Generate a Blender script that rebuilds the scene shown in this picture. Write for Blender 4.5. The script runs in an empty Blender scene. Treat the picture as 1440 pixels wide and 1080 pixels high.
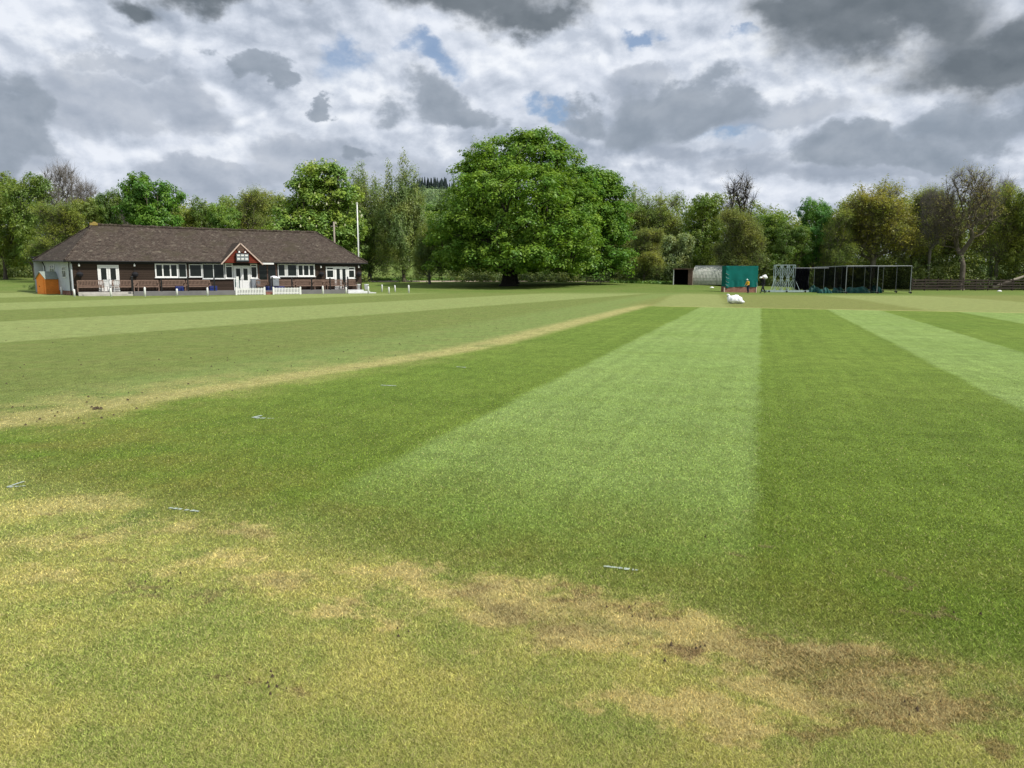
import bpy, bmesh, math, random
import numpy as np
from mathutils import Vector, Matrix
R=math.radians; PI=math.pi
random.seed(7)
scn=bpy.context.scene; COL=scn.collection
CAMH=1.6; TH=math.atan(152/1080); CT,ST=math.cos(TH),math.sin(TH)
SUN_EL=R(51); SUN_AZ=R(116)      # azimuth clockwise from +Y (view direction)
SUND=Vector((math.sin(SUN_AZ)*math.cos(SUN_EL),math.cos(SUN_AZ)*math.cos(SUN_EL),math.sin(SUN_EL)))

# ---------------------------------------------------------------- survey helpers
def ray(px,py):
    u=(px-720)/1080; v=(540-py)/1080
    return Vector((u,CT+v*ST,-ST+v*CT))
def P(px,py,Y):
    d=ray(px,py); return Vector((0,0,CAMH))+d*(Y/d.y)
def G(px,py,z=0.0):
    d=ray(px,py); t=(z-CAMH)/d.z; return Vector((0,0,CAMH))+d*t
TPX=[-200,0,300,560,780,850,960,1040,1200,1440,1900]
TY=[52,62,72,85,98,112,116,119,135,180,260,420,800,2500]
TZ=[ # rows per azimuth
 [0,.15,.35,.6,.85,1.1,1.2,1.3,1.6,2.4,4,7,9,9],
 [0,.1,.25,.5,.8,1.1,1.2,1.3,1.6,2.4,4,7,9,9],
 [0,0,.05,.2,.35,.55,.62,.76,1.0,2.4,5,9,12,12],
 [0,0,0,.04,.28,.60,.68,.86,1.15,2.6,5.8,10,14,14],
 [0,0,0,.02,.30,.68,.74,.86,.95,1.6,4,8,12,12],
 [0,0,0,.02,.28,.60,.66,.74,.8,1.2,3,6,9,9],
 [0,0,-.02,-.06,.14,.40,.44,.46,.5,.8,1.5,3,5,5],
 [0,-.05,-.14,-.24,-.1,.14,.18,.2,.3,.6,1.2,3,5,5],
 [0,-.08,-.2,-.34,-.36,-.34,-.33,-.32,-.2,.2,1,2.5,5,5],
 [0,-.08,-.2,-.3,-.38,-.44,-.44,-.44,-.3,.1,1,2.5,5,5],
 [0,-.08,-.2,-.3,-.38,-.44,-.44,-.44,-.3,.1,1,2.5,5,5]]
TZ=np.array(TZ)
def Tz(x,y):
    if y<=52: return 0.0
    px=720+1080*x/y
    px=min(max(px,TPX[0]),TPX[-1]-.01); yy=min(max(y,52),2499)
    i=0
    while TPX[i+1]<=px: i+=1
    j=0
    while TY[j+1]<=yy: j+=1
    a=(px-TPX[i])/(TPX[i+1]-TPX[i]); b=(yy-TY[j])/(TY[j+1]-TY[j])
    a=a*a*(3-2*a)
    return float((TZ[i,j]*(1-a)+TZ[i+1,j]*a)*(1-b)+(TZ[i,j+1]*(1-a)+TZ[i+1,j+1]*a)*b)
def at(px,D):
    x=(px-720)/1090*D; return Vector((x,D,Tz(x,D)))

# ---------------------------------------------------------------- object helpers
def tag(o,label=None,cat=None,group=None,kind=None):
    if label: o['label']=label
    if cat: o['category']=cat
    if group: o['group']=group
    if kind: o['kind']=kind
    return o
def empty(name,loc=(0,0,0),rz=0,label=None,cat=None,group=None):
    o=bpy.data.objects.new(name,None); COL.objects.link(o); o.empty_display_size=.3
    o.location=loc; o.rotation_euler=(0,0,rz)
    return tag(o,label,cat,group)
def link(name,me,mat=None,parent=None):
    o=bpy.data.objects.new(name,me); COL.objects.link(o)
    if mat and not me.materials: me.materials.append(mat)
    if parent: o.parent=parent
    return o
def dup(root,loc,rz=None,scale=None,label=None,group=None):
    def cp(o,par):
        c=o.copy(); COL.objects.link(c)
        if par: c.parent=par
        for ch in list(kids.get(o.name,[])): cp(ch,c)
        return c
    kids={}
    for o in bpy.data.objects:
        if o.parent: kids.setdefault(o.parent.name,[]).append(o)
    c=cp(root,None); c.location=loc
    if rz is not None: c.rotation_euler=(0,0,rz)
    if scale is not None: c.scale=scale
    if label: c['label']=label
    if group: c['group']=group
    return c
class MB:
    def __init__(s): s.v=[]; s.f=[]
    def poly(s,pts):
        n=len(s.v); s.v+= [tuple(p) for p in pts]; s.f.append(tuple(range(n,n+len(pts))))
    def box(s,x0,x1,y0,y1,z0,z1,M=None):
        n=len(s.v)
        vs=[(x0,y0,z0),(x1,y0,z0),(x1,y1,z0),(x0,y1,z0),(x0,y0,z1),(x1,y0,z1),(x1,y1,z1),(x0,y1,z1)]
        if M is not None: vs=[tuple(M@Vector(q)) for q in vs]
        s.v+=vs
        s.f+=[tuple(n+i for i in f) for f in ((3,2,1,0),(4,5,6,7),(0,1,5,4),(1,2,6,5),(2,3,7,6),(3,0,4,7))]
        return s
    def tube(s,pts,rad,k=6,cap=True):
        pts=[Vector(p) for p in pts]
        if not hasattr(rad,'__len__'): rad=[rad]*len(pts)
        rings=[]; a=None
        for i,p in enumerate(pts):
            d=(pts[min(i+1,len(pts)-1)]-pts[max(i-1,0)])
            d=d.normalized() if d.length>1e-9 else Vector((0,0,1))
            if a is None: a=d.orthogonal().normalized()
            else:
                a=(a-d*a.dot(d)); a=a.normalized() if a.length>1e-6 else d.orthogonal().normalized()
            b=d.cross(a); n=len(s.v)
            for q in range(k):
                t=2*PI*q/k; s.v.append(tuple(p+(a*math.cos(t)+b*math.sin(t))*rad[i]))
            rings.append(n)
        for i in range(len(pts)-1):
            for q in range(k):
                s.f.append((rings[i]+q,rings[i]+(q+1)%k,rings[i+1]+(q+1)%k,rings[i+1]+q))
        if cap:
            s.f.append(tuple(rings[0]+q for q in reversed(range(k)))); s.f.append(tuple(rings[-1]+q for q in range(k)))
        return s
    def lathe(s,prof,k=12,c=(0,0,0)):
        n=len(s.v)
        for r,z in prof:
            for q in range(k):
                t=2*PI*q/k; s.v.append((c[0]+r*math.cos(t),c[1]+r*math.sin(t),c[2]+z))
        for i in range(len(prof)-1):
            for q in range(k):
                s.f.append((n+i*k+q,n+i*k+(q+1)%k,n+(i+1)*k+(q+1)%k,n+(i+1)*k+q))
        s.f.append(tuple(n+q for q in reversed(range(k)))); s.f.append(tuple(n+(len(prof)-1)*k+q for q in range(k)))
        return s
    def build(s,name,mat=None,parent=None,smooth=False,bevel=0):
        me=bpy.data.meshes.new(name); me.from_pydata(s.v,[],s.f); me.validate(); me.update()
        if smooth: me.polygons.foreach_set('use_smooth',[True]*len(me.polygons))
        o=link(name,me,mat,parent)
        if bevel:
            m=o.modifiers.new('bevel','BEVEL'); m.width=bevel; m.segments=2; m.limit_method='ANGLE'
        return o
def np_mesh(name,V,k,rnd=None,smooth=False):
    """V (n,k,3): n faces of k verts each"""
    n=V.shape[0]; me=bpy.data.meshes.new(name)
    me.vertices.add(n*k); me.vertices.foreach_set('co',V.reshape(-1).astype(np.float32))
    me.loops.add(n*k); me.loops.foreach_set('vertex_index',np.arange(n*k,dtype=np.int32))
    me.polygons.add(n); me.polygons.foreach_set('loop_start',np.arange(0,n*k,k,dtype=np.int32))
    me.update(calc_edges=True)
    if rnd is not None:
        at_=me.attributes.new('rnd','FLOAT','POINT'); at_.data.foreach_set('value',np.repeat(rnd,k).astype(np.float32))
    return me

# ---------------------------------------------------------------- node helpers
class NT:
    def __init__(s,tree): s.t=tree; s.n=tree.nodes; s.l=tree.links
    def set(s,sock,v):
        if isinstance(v,bpy.types.NodeSocket): s.l.new(v,sock)
        elif v is not None: sock.default_value=v
    def m(s,op,a,b=None,c=None,clamp=False):
        n=s.n.new('ShaderNodeMath'); n.operation=op; n.use_clamp=clamp
        s.set(n.inputs[0],a)
        if b is not None: s.set(n.inputs[1],b)
        if c is not None: s.set(n.inputs[2],c)
        return n.outputs[0]
    def add(s,a,b): return s.m('ADD',a,b)
    def sub(s,a,b): return s.m('SUBTRACT',a,b)
    def mul(s,a,b): return s.m('MULTIPLY',a,b)
    def ss(s,x,a,b,o0=0.0,o1=1.0):
        n=s.n.new('ShaderNodeMapRange'); n.interpolation_type='SMOOTHSTEP'
        s.set(n.inputs['Value'],x); 
        if a>b: a,b,o0,o1=b,a,o1,o0
        n.inputs['From Min'].default_value=a; n.inputs['From Max'].default_value=b
        n.inputs['To Min'].default_value=o0; n.inputs['To Max'].default_value=o1
        return n.outputs[0]
    def mix(s,f,a,b,mode='MIX'):
        n=s.n.new('ShaderNodeMix'); n.data_type='RGBA'; n.blend_type=mode
        s.set(n.inputs['Factor'],f)
        for i,v in ((6,a),(7,b)):
            if isinstance(v,(tuple,list)): v=tuple(v)+((1.0,) if len(v)==3 else ())
            s.set(n.inputs[i],v)
        return n.outputs[2]
    def noise(s,vec,scale,detail=3,rough=.55,dist=0,w=None):
        n=s.n.new('ShaderNodeTexNoise')
        if vec is not None: s.l.new(vec,n.inputs['Vector'])
        n.inputs['Scale'].default_value=scale; n.inputs['Detail'].default_value=detail
        n.inputs['Roughness'].default_value=rough; n.inputs['Distortion'].default_value=dist
        return n.outputs['Fac']
    def comb(s,x,y,z):
        n=s.n.new('ShaderNodeCombineXYZ'); s.set(n.inputs[0],x); s.set(n.inputs[1],y); s.set(n.inputs[2],z); return n.outputs[0]
    def sep(s,v):
        n=s.n.new('ShaderNodeSeparateXYZ'); s.l.new(v,n.inputs[0]); return n.outputs
    def pos(s): return s.n.new('ShaderNodeNewGeometry').outputs['Position']
    def obj(s): return s.n.new('ShaderNodeTexCoord').outputs['Object']
    def attr(s,name):
        n=s.n.new('ShaderNodeAttribute'); n.attribute_name=name; return n.outputs['Fac']
    def ramp(s,f,stops):
        n=s.n.new('ShaderNodeValToRGB'); s.set(n.inputs[0],f); e=n.color_ramp.elements
        while len(e)<len(stops): e.new(.5)
        for k,(p,c) in enumerate(stops): e[k].position=p; e[k].color=tuple(c)+(1,)
        return n.outputs[0]
    def bump(s,h,strength=.5,dist=.02):
        n=s.n.new('ShaderNodeBump'); n.inputs['Strength'].default_value=strength; n.inputs['Distance'].default_value=dist
        s.l.new(h,n.inputs['Height']); return n.outputs[0]
def new_mat(name):
    m=bpy.data.materials.new(name); m.use_nodes=True; t=NT(m.node_tree)
    b=m.node_tree.nodes['Principled BSDF']; return m,t,b
def mat_simple(name,col,rough=.7,var=.15,scale=6,metal=0,spec=.3,bump=0,stretch=(1,1,1)):
    m,t,b=new_mat(name)
    mp=t.n.new('ShaderNodeMapping'); t.l.new(t.obj(),mp.inputs[0]); mp.inputs['Scale'].default_value=stretch
    nz=t.noise(mp.outputs[0],scale,5,.6)
    f=t.ss(nz,.3,.7)
    c=t.mix(f,tuple(x*(1-var) for x in col),tuple(min(1,x*(1+var)) for x in col))
    t.l.new(c,b.inputs['Base Color']); b.inputs['Roughness'].default_value=rough
    b.inputs['Metallic'].default_value=metal; b.inputs['Specular IOR Level'].default_value=spec
    if bump: t.l.new(t.bump(nz,bump,.02),b.inputs['Normal'])
    return m

# ---------------------------------------------------------------- turf colour
def turf(t,fine=True):
    p=t.pos(); x,y,z=t.sep(p)
    wob=t.sub(t.noise(p,.9,3),.5); wob2=t.sub(t.noise(p,5,3,.6),.5)
    w=t.add(t.mul(wob,.25),t.mul(wob2,.12))
    s=t.add(t.sub(x,t.mul(y,.3227)),w)
    n=t.add(t.add(y,t.mul(x,.51)),t.mul(wob,.9))
    n=t.add(n,t.mul(wob2,.45))
    q=t.add(t.sub(x,t.mul(y,.476)),t.mul(wob,.6))
    v=t.add(t.sub(x,t.mul(y,.25)),t.mul(wob,.8))
    nbig=t.noise(p,.22,4,.6); nmid=t.noise(p,1.1,5,.62); nsm=t.noise(p,9,4,.65); nfi=t.noise(p,60,3,.7)
    ncross=t.noise(t.comb(t.mul(s,.15),t.mul(n,.9),0),1.0,3,.6)
    # --- the square : stripes
    ew=.07
    def st(a,wd=ew): return t.ss(s,a-wd,a+wd)
    light=t.mul(st(-3.15,.10),t.sub(1,st(0.02)))
    light=t.add(light,t.mul(st(3.2,.09),t.sub(1,st(5.6,.09))))
    light=t.add(light,t.mul(st(8.9,.1),t.sub(1,st(12.4,.1))))
    # contrast fades close to the camera end
    fade=t.ss(n,3.4,7.5,.15,1)
    light=t.mul(light,fade)
    dk=t.mix(t.ss(nbig,.3,.7),(.110,.170,.028),(.134,.192,.034))
    lt=t.mix(t.ss(nbig,.3,.7),(.182,.262,.074),(.206,.284,.086))
    sq=t.mix(light,dk,lt)
    sq=t.mix(t.mul(t.ss(ncross,.35,.75),.30),sq,(.15,.22,.04))
    nl=t.noise(t.comb(t.mul(s,5.0),t.mul(n,.06),0),1.0,3,.6); nl2=t.noise(t.comb(t.mul(s,.1),t.mul(n,2.6),0),1.0,2,.6); kk=t.mul(t.ss(nl,.3,.7,.93,1.07),t.ss(nl2,.3,.7,.95,1.05)); sq=t.mix(1.0,sq,t.comb(kk,kk,kk),'MULTIPLY')
    # brownish tired area at near end of the dark stripe, yellowing toward near end
    tired=t.mul(t.ss(n,6.3,3.9),t.ss(nmid,.35,.65))
    sq=t.mix(t.mul(tired,.55),sq,(.175,.165,.045))
    tired2=t.mul(t.mul(t.ss(s,-2.5,-8.2),t.ss(n,10,5)),t.ss(nmid,.3,.7))
    sq=t.mix(t.mul(tired2,.6),sq,(.20,.185,.05))
    # --- outfield
    oL=(.214,.260,.088); oD=(.142,.182,.048)
    lightO=t.mul(t.ss(q,-20.9,-21.5),t.ss(q,-31.4,-30.8))
    lightO=t.add(lightO,t.mul(t.ss(q,-41,-42),t.ss(q,-53,-52)))
    lightO=t.add(lightO,t.mul(t.ss(q,-63,-64),t.ss(q,-75,-74)))
    out=t.mix(lightO,oD,oL)
    strip=t.mul(t.ss(s,-10.6,-9.2),t.ss(n,4,9)); out=t.mix(t.mul(strip,.75),out,(.165,.225,.065))
    # beyond the square
    lv=t.mul(t.ss(v,-2.4,-3.2,0,1),0)
    lv=t.add(t.mul(t.ss(v,-3.1,-2.5),t.ss(v,1.5,.9)),t.mul(t.ss(v,10,11),t.ss(v,20,19)))
    lv=t.add(lv,t.mul(t.ss(v,-20,-19),t.ss(v,-10,-11)))
    beh=t.mix(lv,(.168,.192,.055),(.218,.252,.085))
    fr=t.ss(n,44.9,45.5)
    fr=t.mul(fr,t.ss(s,-8.5,-6.5))
    out=t.mix(fr,out,beh)
    far=t.ss(y,66,78); out=t.mix(far,out,t.mix(t.ss(nbig,.4,.6),(.105,.165,.032),(.13,.175,.042)))
    out=t.mix(t.mul(t.ss(nmid,.4,.75),.35),out,(.20,.19,.07))
    # near outfield (our side of the square)
    near=t.mix(t.ss(nmid,.36,.62),(.315,.315,.098),(.200,.250,.066))
    near=t.mix(t.mul(t.ss(nbig,.48,.62),.4),near,(.32,.30,.10))
    isnear=t.ss(n,4.6,3.3)
    out=t.mix(isnear,out,near)
    # square mask
    edge=t.m('MULTIPLY',t.m('POWER',t.ss(y,19,6),1.0),-2.1)
    sl=t.sub(s,t.add(edge,-6.15))      # distance inside the left edge
    insq=t.mul(t.ss(sl,-.12,.3),t.mul(t.ss(n,3.5,4.7),t.ss(n,45.3,45.1)))
    col=t.mix(insq,out,sq)
    # straw edges
    straw=t.mix(t.ss(nsm,.35,.65),(.40,.355,.150),(.30,.28,.10))
    e1=t.mul(t.mul(t.ss(sl,-1.1,-.35),t.ss(sl,.5,-.1)),t.ss(nmid,.15,.5)); e1=t.mul(e1,t.mul(t.ss(n,1.5,3),t.ss(n,50,42)))
    e1b=t.mul(t.mul(t.ss(sl,-2.6,-.6),t.ss(sl,1.5,-.2)),t.mul(t.ss(y,21,8),t.ss(t.add(t.mul(nmid,.6),t.mul(nsm,.4)),.40,.56))); e1b=t.mul(e1b,t.ss(n,1.5,3)); e1=t.m('MAXIMUM',e1,t.mul(e1b,.85))
    col=t.mix(t.mul(e1,.8),col,straw)
    e2=t.mul(t.ss(n,44.7,45.1),t.ss(n,45.75,45.3)); e2=t.mul(e2,t.ss(s,-6.5,-5))
    col=t.mix(t.mul(e2,.7),col,(.33,.31,.12))
    # worn, dead ground along the near end of the pitches
    nw=t.noise(p,.85,5,.62); nw2=t.noise(t.comb(t.add(x,31.0),y,0),1.6,6,.7)
    band=t.mul(t.ss(n,4.15,3.55),t.ss(n,2.3,3.2))
    wn_=t.n.new('ShaderNodeTexNoise'); t.l.new(p,wn_.inputs['Vector']); wn_.inputs['Scale'].default_value=2.2; wn_.inputs['Detail'].default_value=6; wn_.inputs['Roughness'].default_value=.68
    wm=t.n.new('ShaderNodeVectorMath'); wm.operation='MULTIPLY_ADD'; t.l.new(wn_.outputs['Color'],wm.inputs[0]); wm.inputs[1].default_value=(1.5,1.1,0); wm.inputs[2].default_value=(-.75,-.55,0)
    wa_=t.n.new('ShaderNodeVectorMath'); wa_.operation='ADD'; t.l.new(wm.outputs[0],wa_.inputs[0]); t.l.new(t.comb(x,y,0),wa_.inputs[1])
    def rm(bl):
        o=None
        for (px,py,rx,ry) in bl:
            g=G(px,py); k=g.y/1080; X=rx*k; Y=max(.05,(G(px,py-ry).y-G(px,py+ry).y)/2)
            mp=t.n.new('ShaderNodeMapping'); mp.inputs['Scale'].default_value=(1/X,1/Y,0); mp.inputs['Location'].default_value=(-g.x/X,-g.y/Y,0)
            t.l.new(wa_.outputs[0],mp.inputs[0]); v=t.n.new('ShaderNodeVectorMath'); v.operation='LENGTH'; t.l.new(mp.outputs[0],v.inputs[0])
            o=v.outputs['Value'] if o is None else t.m('MINIMUM',o,v.outputs['Value'])
        return o
    grit=t.add(t.mul(t.sub(nsm,.5),1.3),t.mul(t.sub(nfi,.5),.9))
    rs_=rm([(740,850,150,26),(900,880,120,26),(640,830,70,16),(560,815,60,20),(820,905,90,22),(1000,905,110,24),(1090,960,90,26),(1250,985,110,34),(930,1000,90,26),(1040,1020,90,24),(100,710,90,14),(180,745,80,12),(70,765,90,12),(40,815,70,10),(300,790,60,12),(400,815,70,12),(480,860,70,14),(330,752,60,9),(1180,910,80,16)])
    pa=t.mul(t.ss(t.add(rs_,grit),1.45,.35),t.ss(x,-3.0,-.2,.55,1.0))
    dead=t.mix(t.ss(nfi,.35,.65),(.52,.455,.20),(.37,.31,.135))
    dead=t.mix(t.ss(nw2,.50,.64),dead,(.22,.17,.085))
    col=t.mix(t.mul(pa,.85),col,dead)
    rb_=rm([(1150,925,130,26),(1230,960,110,24),(1080,900,70,16),(1300,1000,80,16),(940,912,50,9),(870,858,40,8),(830,835,30,6),(1360,1000,80,22),(1180,1010,80,14),(1400,1050,50,18)])
    brm=t.ss(t.add(rb_,grit),1.45,.35)
    col=t.mix(t.mul(brm,.68),col,t.mix(t.ss(nfi,.4,.6),(.25,.18,.085),(.115,.085,.045)))
    rk=rm([(245,822,22,6),(185,832,14,5),(315,828,16,5),(372,962,24,6),(80,720,24,4),(120,744,20,4),(1330,862,20,5),(1290,863,10,4),(1265,815,14,6),(955,915,22,5),(1060,770,18,3),(150,788,10,2),(710,830,10,3)])
    spots=t.ss(t.add(rk,t.mul(grit,1.4)),1.2,.5); col=t.mix(t.mul(spots,.6),col,(.17,.13,.075))
    # damp green clumps
    gr=t.mul(t.ss(t.noise(p,1.7,4,.6),.58,.68),t.ss(n,4.2,3.6)); col=t.mix(t.mul(gr,.5),col,(.085,.15,.035))
    dry=t.m('MAXIMUM',t.mul(pa,.95),t.m('MAXIMUM',t.mul(e1,.5),t.mul(isnear,.34)))
    dry=t.mul(dry,t.sub(1,t.mul(spots,.9)))
    return p,col,dry,nsm,nfi,insq

def mat_ground():
    m,t,b=new_mat('turf_ground')
    p,col,dry,nsm,nfi,insq=turf(t)
    x,y,z=t.sep(p)
    tn=t.noise(p,28,4,.75); tn2=t.noise(t.comb(x,t.mul(y,.35),0),7,5,.8)
    f=t.mul(t.ss(tn,.25,.75,.62,1.42),t.ss(tn2,.25,.75,.78,1.22))
    n3=t.noise(p,1.9,6,.75); f=t.mul(f,t.ss(n3,.3,.7,.88,1.12))
    worm=t.mul(t.ss(t.noise(p,3.1,2,.4),.70,.735),t.sub(1,insq)); 
    c=t.mix(1.0,col,t.comb(f,f,f),'MULTIPLY')
    c=t.mix(t.mul(worm,.35),c,(.07,.06,.03))
    nearm=t.ss(y,14,5); c=t.mix(t.mul(nearm,.18),c,(.07,.085,.025))
    t.l.new(c,b.inputs['Base Color']); b.inputs['Roughness'].default_value=.95; b.inputs['Specular IOR Level'].default_value=.08
    h=t.add(t.noise(p,45,4,.8),t.mul(tn2,1.5)); t.l.new(t.bump(h,.55,.03),b.inputs['Normal'])
    return m
def mat_blades():
    m,t,b=new_mat('grass_blades'); t.n.remove(b)
    p,col,dry,nsm,nfi,insq=turf(t)
    r=t.attr('rnd'); r2=t.m('FRACT',t.mul(r,17.3)); r3=t.m('FRACT',t.mul(r,91.7))
    isdry=t.m('LESS_THAN',r,t.add(t.mul(dry,.58),.035))
    c=t.mix(1.0,col,(1.78,1.60,1.6),'MULTIPLY')
    c=t.mix(t.mul(r3,.35),c,t.mix(1.0,col,(.62,.85,.60),'MULTIPLY'))
    k=t.add(t.mul(t.mul(r2,r2),1.5),.60)
    c=t.mix(1.0,c,t.comb(k,k,k),'MULTIPLY')
    st=t.mix(r2,(.70,.62,.30),(.42,.36,.16))
    c=t.mix(t.mul(isdry,.8),c,st)
    d=t.n.new('ShaderNodeBsdfDiffuse'); tr=t.n.new('ShaderNodeBsdfTranslucent'); mx=t.n.new('ShaderNodeMixShader')
    t.l.new(c,d.inputs[0]); t.l.new(c,tr.inputs[0]); mx.inputs[0].default_value=.25
    t.l.new(d.outputs[0],mx.inputs[1]); t.l.new(tr.outputs[0],mx.inputs[2])
    t.l.new(mx.outputs[0],t.n['Material Output'].inputs[0])
    return m
def mat_leaf(name,trans=.32,gloss=.05,nscale=.35,warm=(1.18,1.10,.8)):
    m,t,b=new_mat(name); t.n.remove(b)
    oi=t.n.new('ShaderNodeObjectInfo'); base=oi.outputs['Color']
    p=t.pos(); nz=t.noise(p,nscale,3,.6); r=t.attr('rnd'); r2=t.m('FRACT',t.mul(r,23.7))
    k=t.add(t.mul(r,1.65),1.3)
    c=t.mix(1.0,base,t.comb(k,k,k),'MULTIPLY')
    c=t.mix(t.ss(nz,.35,.68),t.mix(1.0,c,(.72,.86,.85),'MULTIPLY'),t.mix(1.0,c,warm,'MULTIPLY'))
    c=t.mix(t.mul(r2,.4),c,t.mix(1.0,c,(1.3,1.15,.8),'MULTIPLY'))
    d=t.n.new('ShaderNodeBsdfDiffuse'); tr=t.n.new('ShaderNodeBsdfTranslucent'); mx=t.n.new('ShaderNodeMixShader')
    t.l.new(c,d.inputs[0]); t.l.new(t.mix(1.0,c,(1.15,1.2,.55),'MULTIPLY'),tr.inputs[0]); mx.inputs[0].default_value=trans
    t.l.new(d.outputs[0],mx.inputs[1]); t.l.new(tr.outputs[0],mx.inputs[2])
    g=t.n.new('ShaderNodeBsdfGlossy'); g.inputs['Roughness'].default_value=.45; g.inputs['Color'].default_value=(.8,.85,.8,1)
    m2=t.n.new('ShaderNodeMixShader'); m2.inputs[0].default_value=gloss
    t.l.new(mx.outputs[0],m2.inputs[1]); t.l.new(g.outputs[0],m2.inputs[2])
    t.l.new(m2.outputs[0],t.n['Material Output'].inputs[0])
    return m
M={}
M['ground']=mat_ground(); M['blades']=mat_blades()
M['leaf']=mat_leaf('foliage',.36,.025); M['leafbig']=mat_leaf('broad_foliage',.36,.02,.5,(1.22,1.10,.75))
def bark(name,c):
    return mat_simple(name,c,.95,.35,3,bump=.5,stretch=(3,3,.6))
M['bark']=bark('bark_brown',(.085,.070,.052)); M['barkgrey']=bark('bark_grey',(.17,.155,.135)); M['barkoak']=bark('bark_oak',(.12,.10,.078)); M['barkbud']=bark('bark_budding',(.16,.14,.105)); M['barkdark']=bark('bark_dark',(.035,.03,.024))
M['white']=mat_simple('white_paint',(.78,.78,.76),.5,.06,8)
M['white_old']=mat_simple('weathered_white',(.60,.61,.60),.7,.12,5)
M['sidewall']=mat_simple('pale_render',(.46,.49,.52),.8,.08,1.5)
M['glass']=mat_simple('dark_glass',(.012,.016,.014),.12,.3,1.2,spec=.35)
M['black']=mat_simple('black_metal',(.012,.012,.013),.5,.2,8)
M['blackcloth']=mat_simple('black_cloth',(.016,.016,.020),.85,.3,8)
M['steel']=mat_simple('galvanised_steel',(.27,.29,.30),.5,.15,6,metal=.3)
M['palesteel']=mat_simple('pale_blue_grey_paint',(.34,.42,.42),.6,.15,4)
M['benchwood']=mat_simple('bench_wood',(.21,.140,.105),.8,.3,5,bump=.2,stretch=(1,1,6))
M['greywood']=mat_simple('silvered_wood',(.30,.26,.21),.85,.25,5,stretch=(1,6,6))
M['deck']=mat_simple('deck_board',(.42,.40,.36),.85,.2,2,stretch=(1,8,8))
M['terrace']=mat_simple('grey_paving',(.17,.165,.165),.9,.12,1.5)
M['canvas']=mat_simple('green_canvas',(.004,.125,.108),.75,.12,1.2,spec=.15,bump=.2)
M['canvasd']=mat_simple('dark_green_tarpaulin',(.004,.060,.052),.6,.3,2.5,bump=.4)
M['orange']=mat_simple('orange_stain',(.88,.27,.045),.75,.10,3,stretch=(1,1,5))
M['felt']=mat_simple('grey_green_felt',(.25,.29,.25),.9,.1,4)
M['redtile']=mat_simple('red_hung_tiles',(.16,.035,.02),.8,.35,4,stretch=(1,1,4))
M['trim']=mat_simple('pale_pink_trim',(.55,.42,.36),.7,.1,4)
M['blue']=mat_simple('blue_plastic',(.015,.03,.16),.45,.1,4)
M['grey']=mat_simple('mid_grey_plastic',(.22,.24,.26),.55,.1,4)
M['poly']=mat_simple('white_polythene',(.80,.81,.83),.38,.04,5,bump=.25)
M['path']=mat_simple('gravel_path',(.42,.34,.27),.95,.15,1)
M['chalk']=mat_simple('chalk_line',(.36,.42,.36),.9,.15,30)
M['soil']=mat_simple('dark_soil',(.075,.055,.032),.95,.3,20)
M['rust']=mat_simple('rusty_brown_board',(.10,.06,.045),.85,.3,3,stretch=(1,1,5))
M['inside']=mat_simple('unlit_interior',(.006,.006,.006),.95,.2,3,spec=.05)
M['fencewood']=mat_simple('weathered_fence_wood',(.040,.030,.024),.9,.35,3,bump=.3,stretch=(1,1,4))
M['skin']=mat_simple('skin',(.50,.30,.21),.6,.05,10)
M['yellow']=mat_simple('yellow_jacket_cloth',(.75,.43,.03),.8,.08,9)
M['jeans']=mat_simple('navy_trouser_cloth',(.022,.028,.06),.9,.15,9)
M['hair']=mat_simple('grey_hair',(.55,.53,.50),.8,.1,9)
M['cap']=mat_simple('pale_cap_cloth',(.62,.70,.68),.8,.05,9)
M['flowers']=mat_simple('planting',(.05,.07,.03),.9,.5,20)
M['curtain']=mat_simple('pale_curtain',(.55,.55,.52),.9,.08,8)

def mat_roof():
    m,t,b=new_mat('old_clay_tiles')
    o=t.obj(); br=t.n.new('ShaderNodeTexBrick'); x,y,z=t.sep(o)
    t.l.new(t.comb(x,t.mul(z,1.25),0),br.inputs['Vector'])
    br.inputs['Scale'].default_value=1; br.inputs['Brick Width'].default_value=.24; br.inputs['Row Height'].default_value=.14
    br.inputs['Mortar Size'].default_value=.012; br.inputs['Color1'].default_value=(.043,.033,.027,1); br.inputs['Color2'].default_value=(.076,.060,.050,1); br.inputs['Mortar'].default_value=(.02,.015,.012,1)
    c=br.outputs[0]
    wn=t.n.new('ShaderNodeTexWhiteNoise'); wn.noise_dimensions='2D'
    t.l.new(t.comb(t.m('FLOOR',t.mul(x,4.2)),t.m('FLOOR',t.mul(z,9)),0),wn.inputs['Vector'])
    c=t.mix(t.mul(wn.outputs[0],.45),c,(.092,.070,.055))
    li=t.noise(t.comb(x,t.mul(z,2.2),y),1.6,6,.75); c=t.mix(t.ss(li,.55,.68,0,.7),c,(.185,.160,.120))
    l2=t.noise(t.comb(x,t.mul(z,1.5),y),5,5,.7); c=t.mix(t.ss(l2,.54,.66,0,.65),c,(.155,.14,.11))
    mo=t.noise(o,.6,5,.6); c=t.mix(t.ss(mo,.5,.68,0,.55),c,(.058,.05,.032))
    t.l.new(c,b.inputs['Base Color']); b.inputs['Roughness'].default_value=.95; b.inputs['Specular IOR Level'].default_value=.1
    t.l.new(t.bump(br.outputs['Fac'],-.6,.02),b.inputs['Normal']); return m
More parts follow.
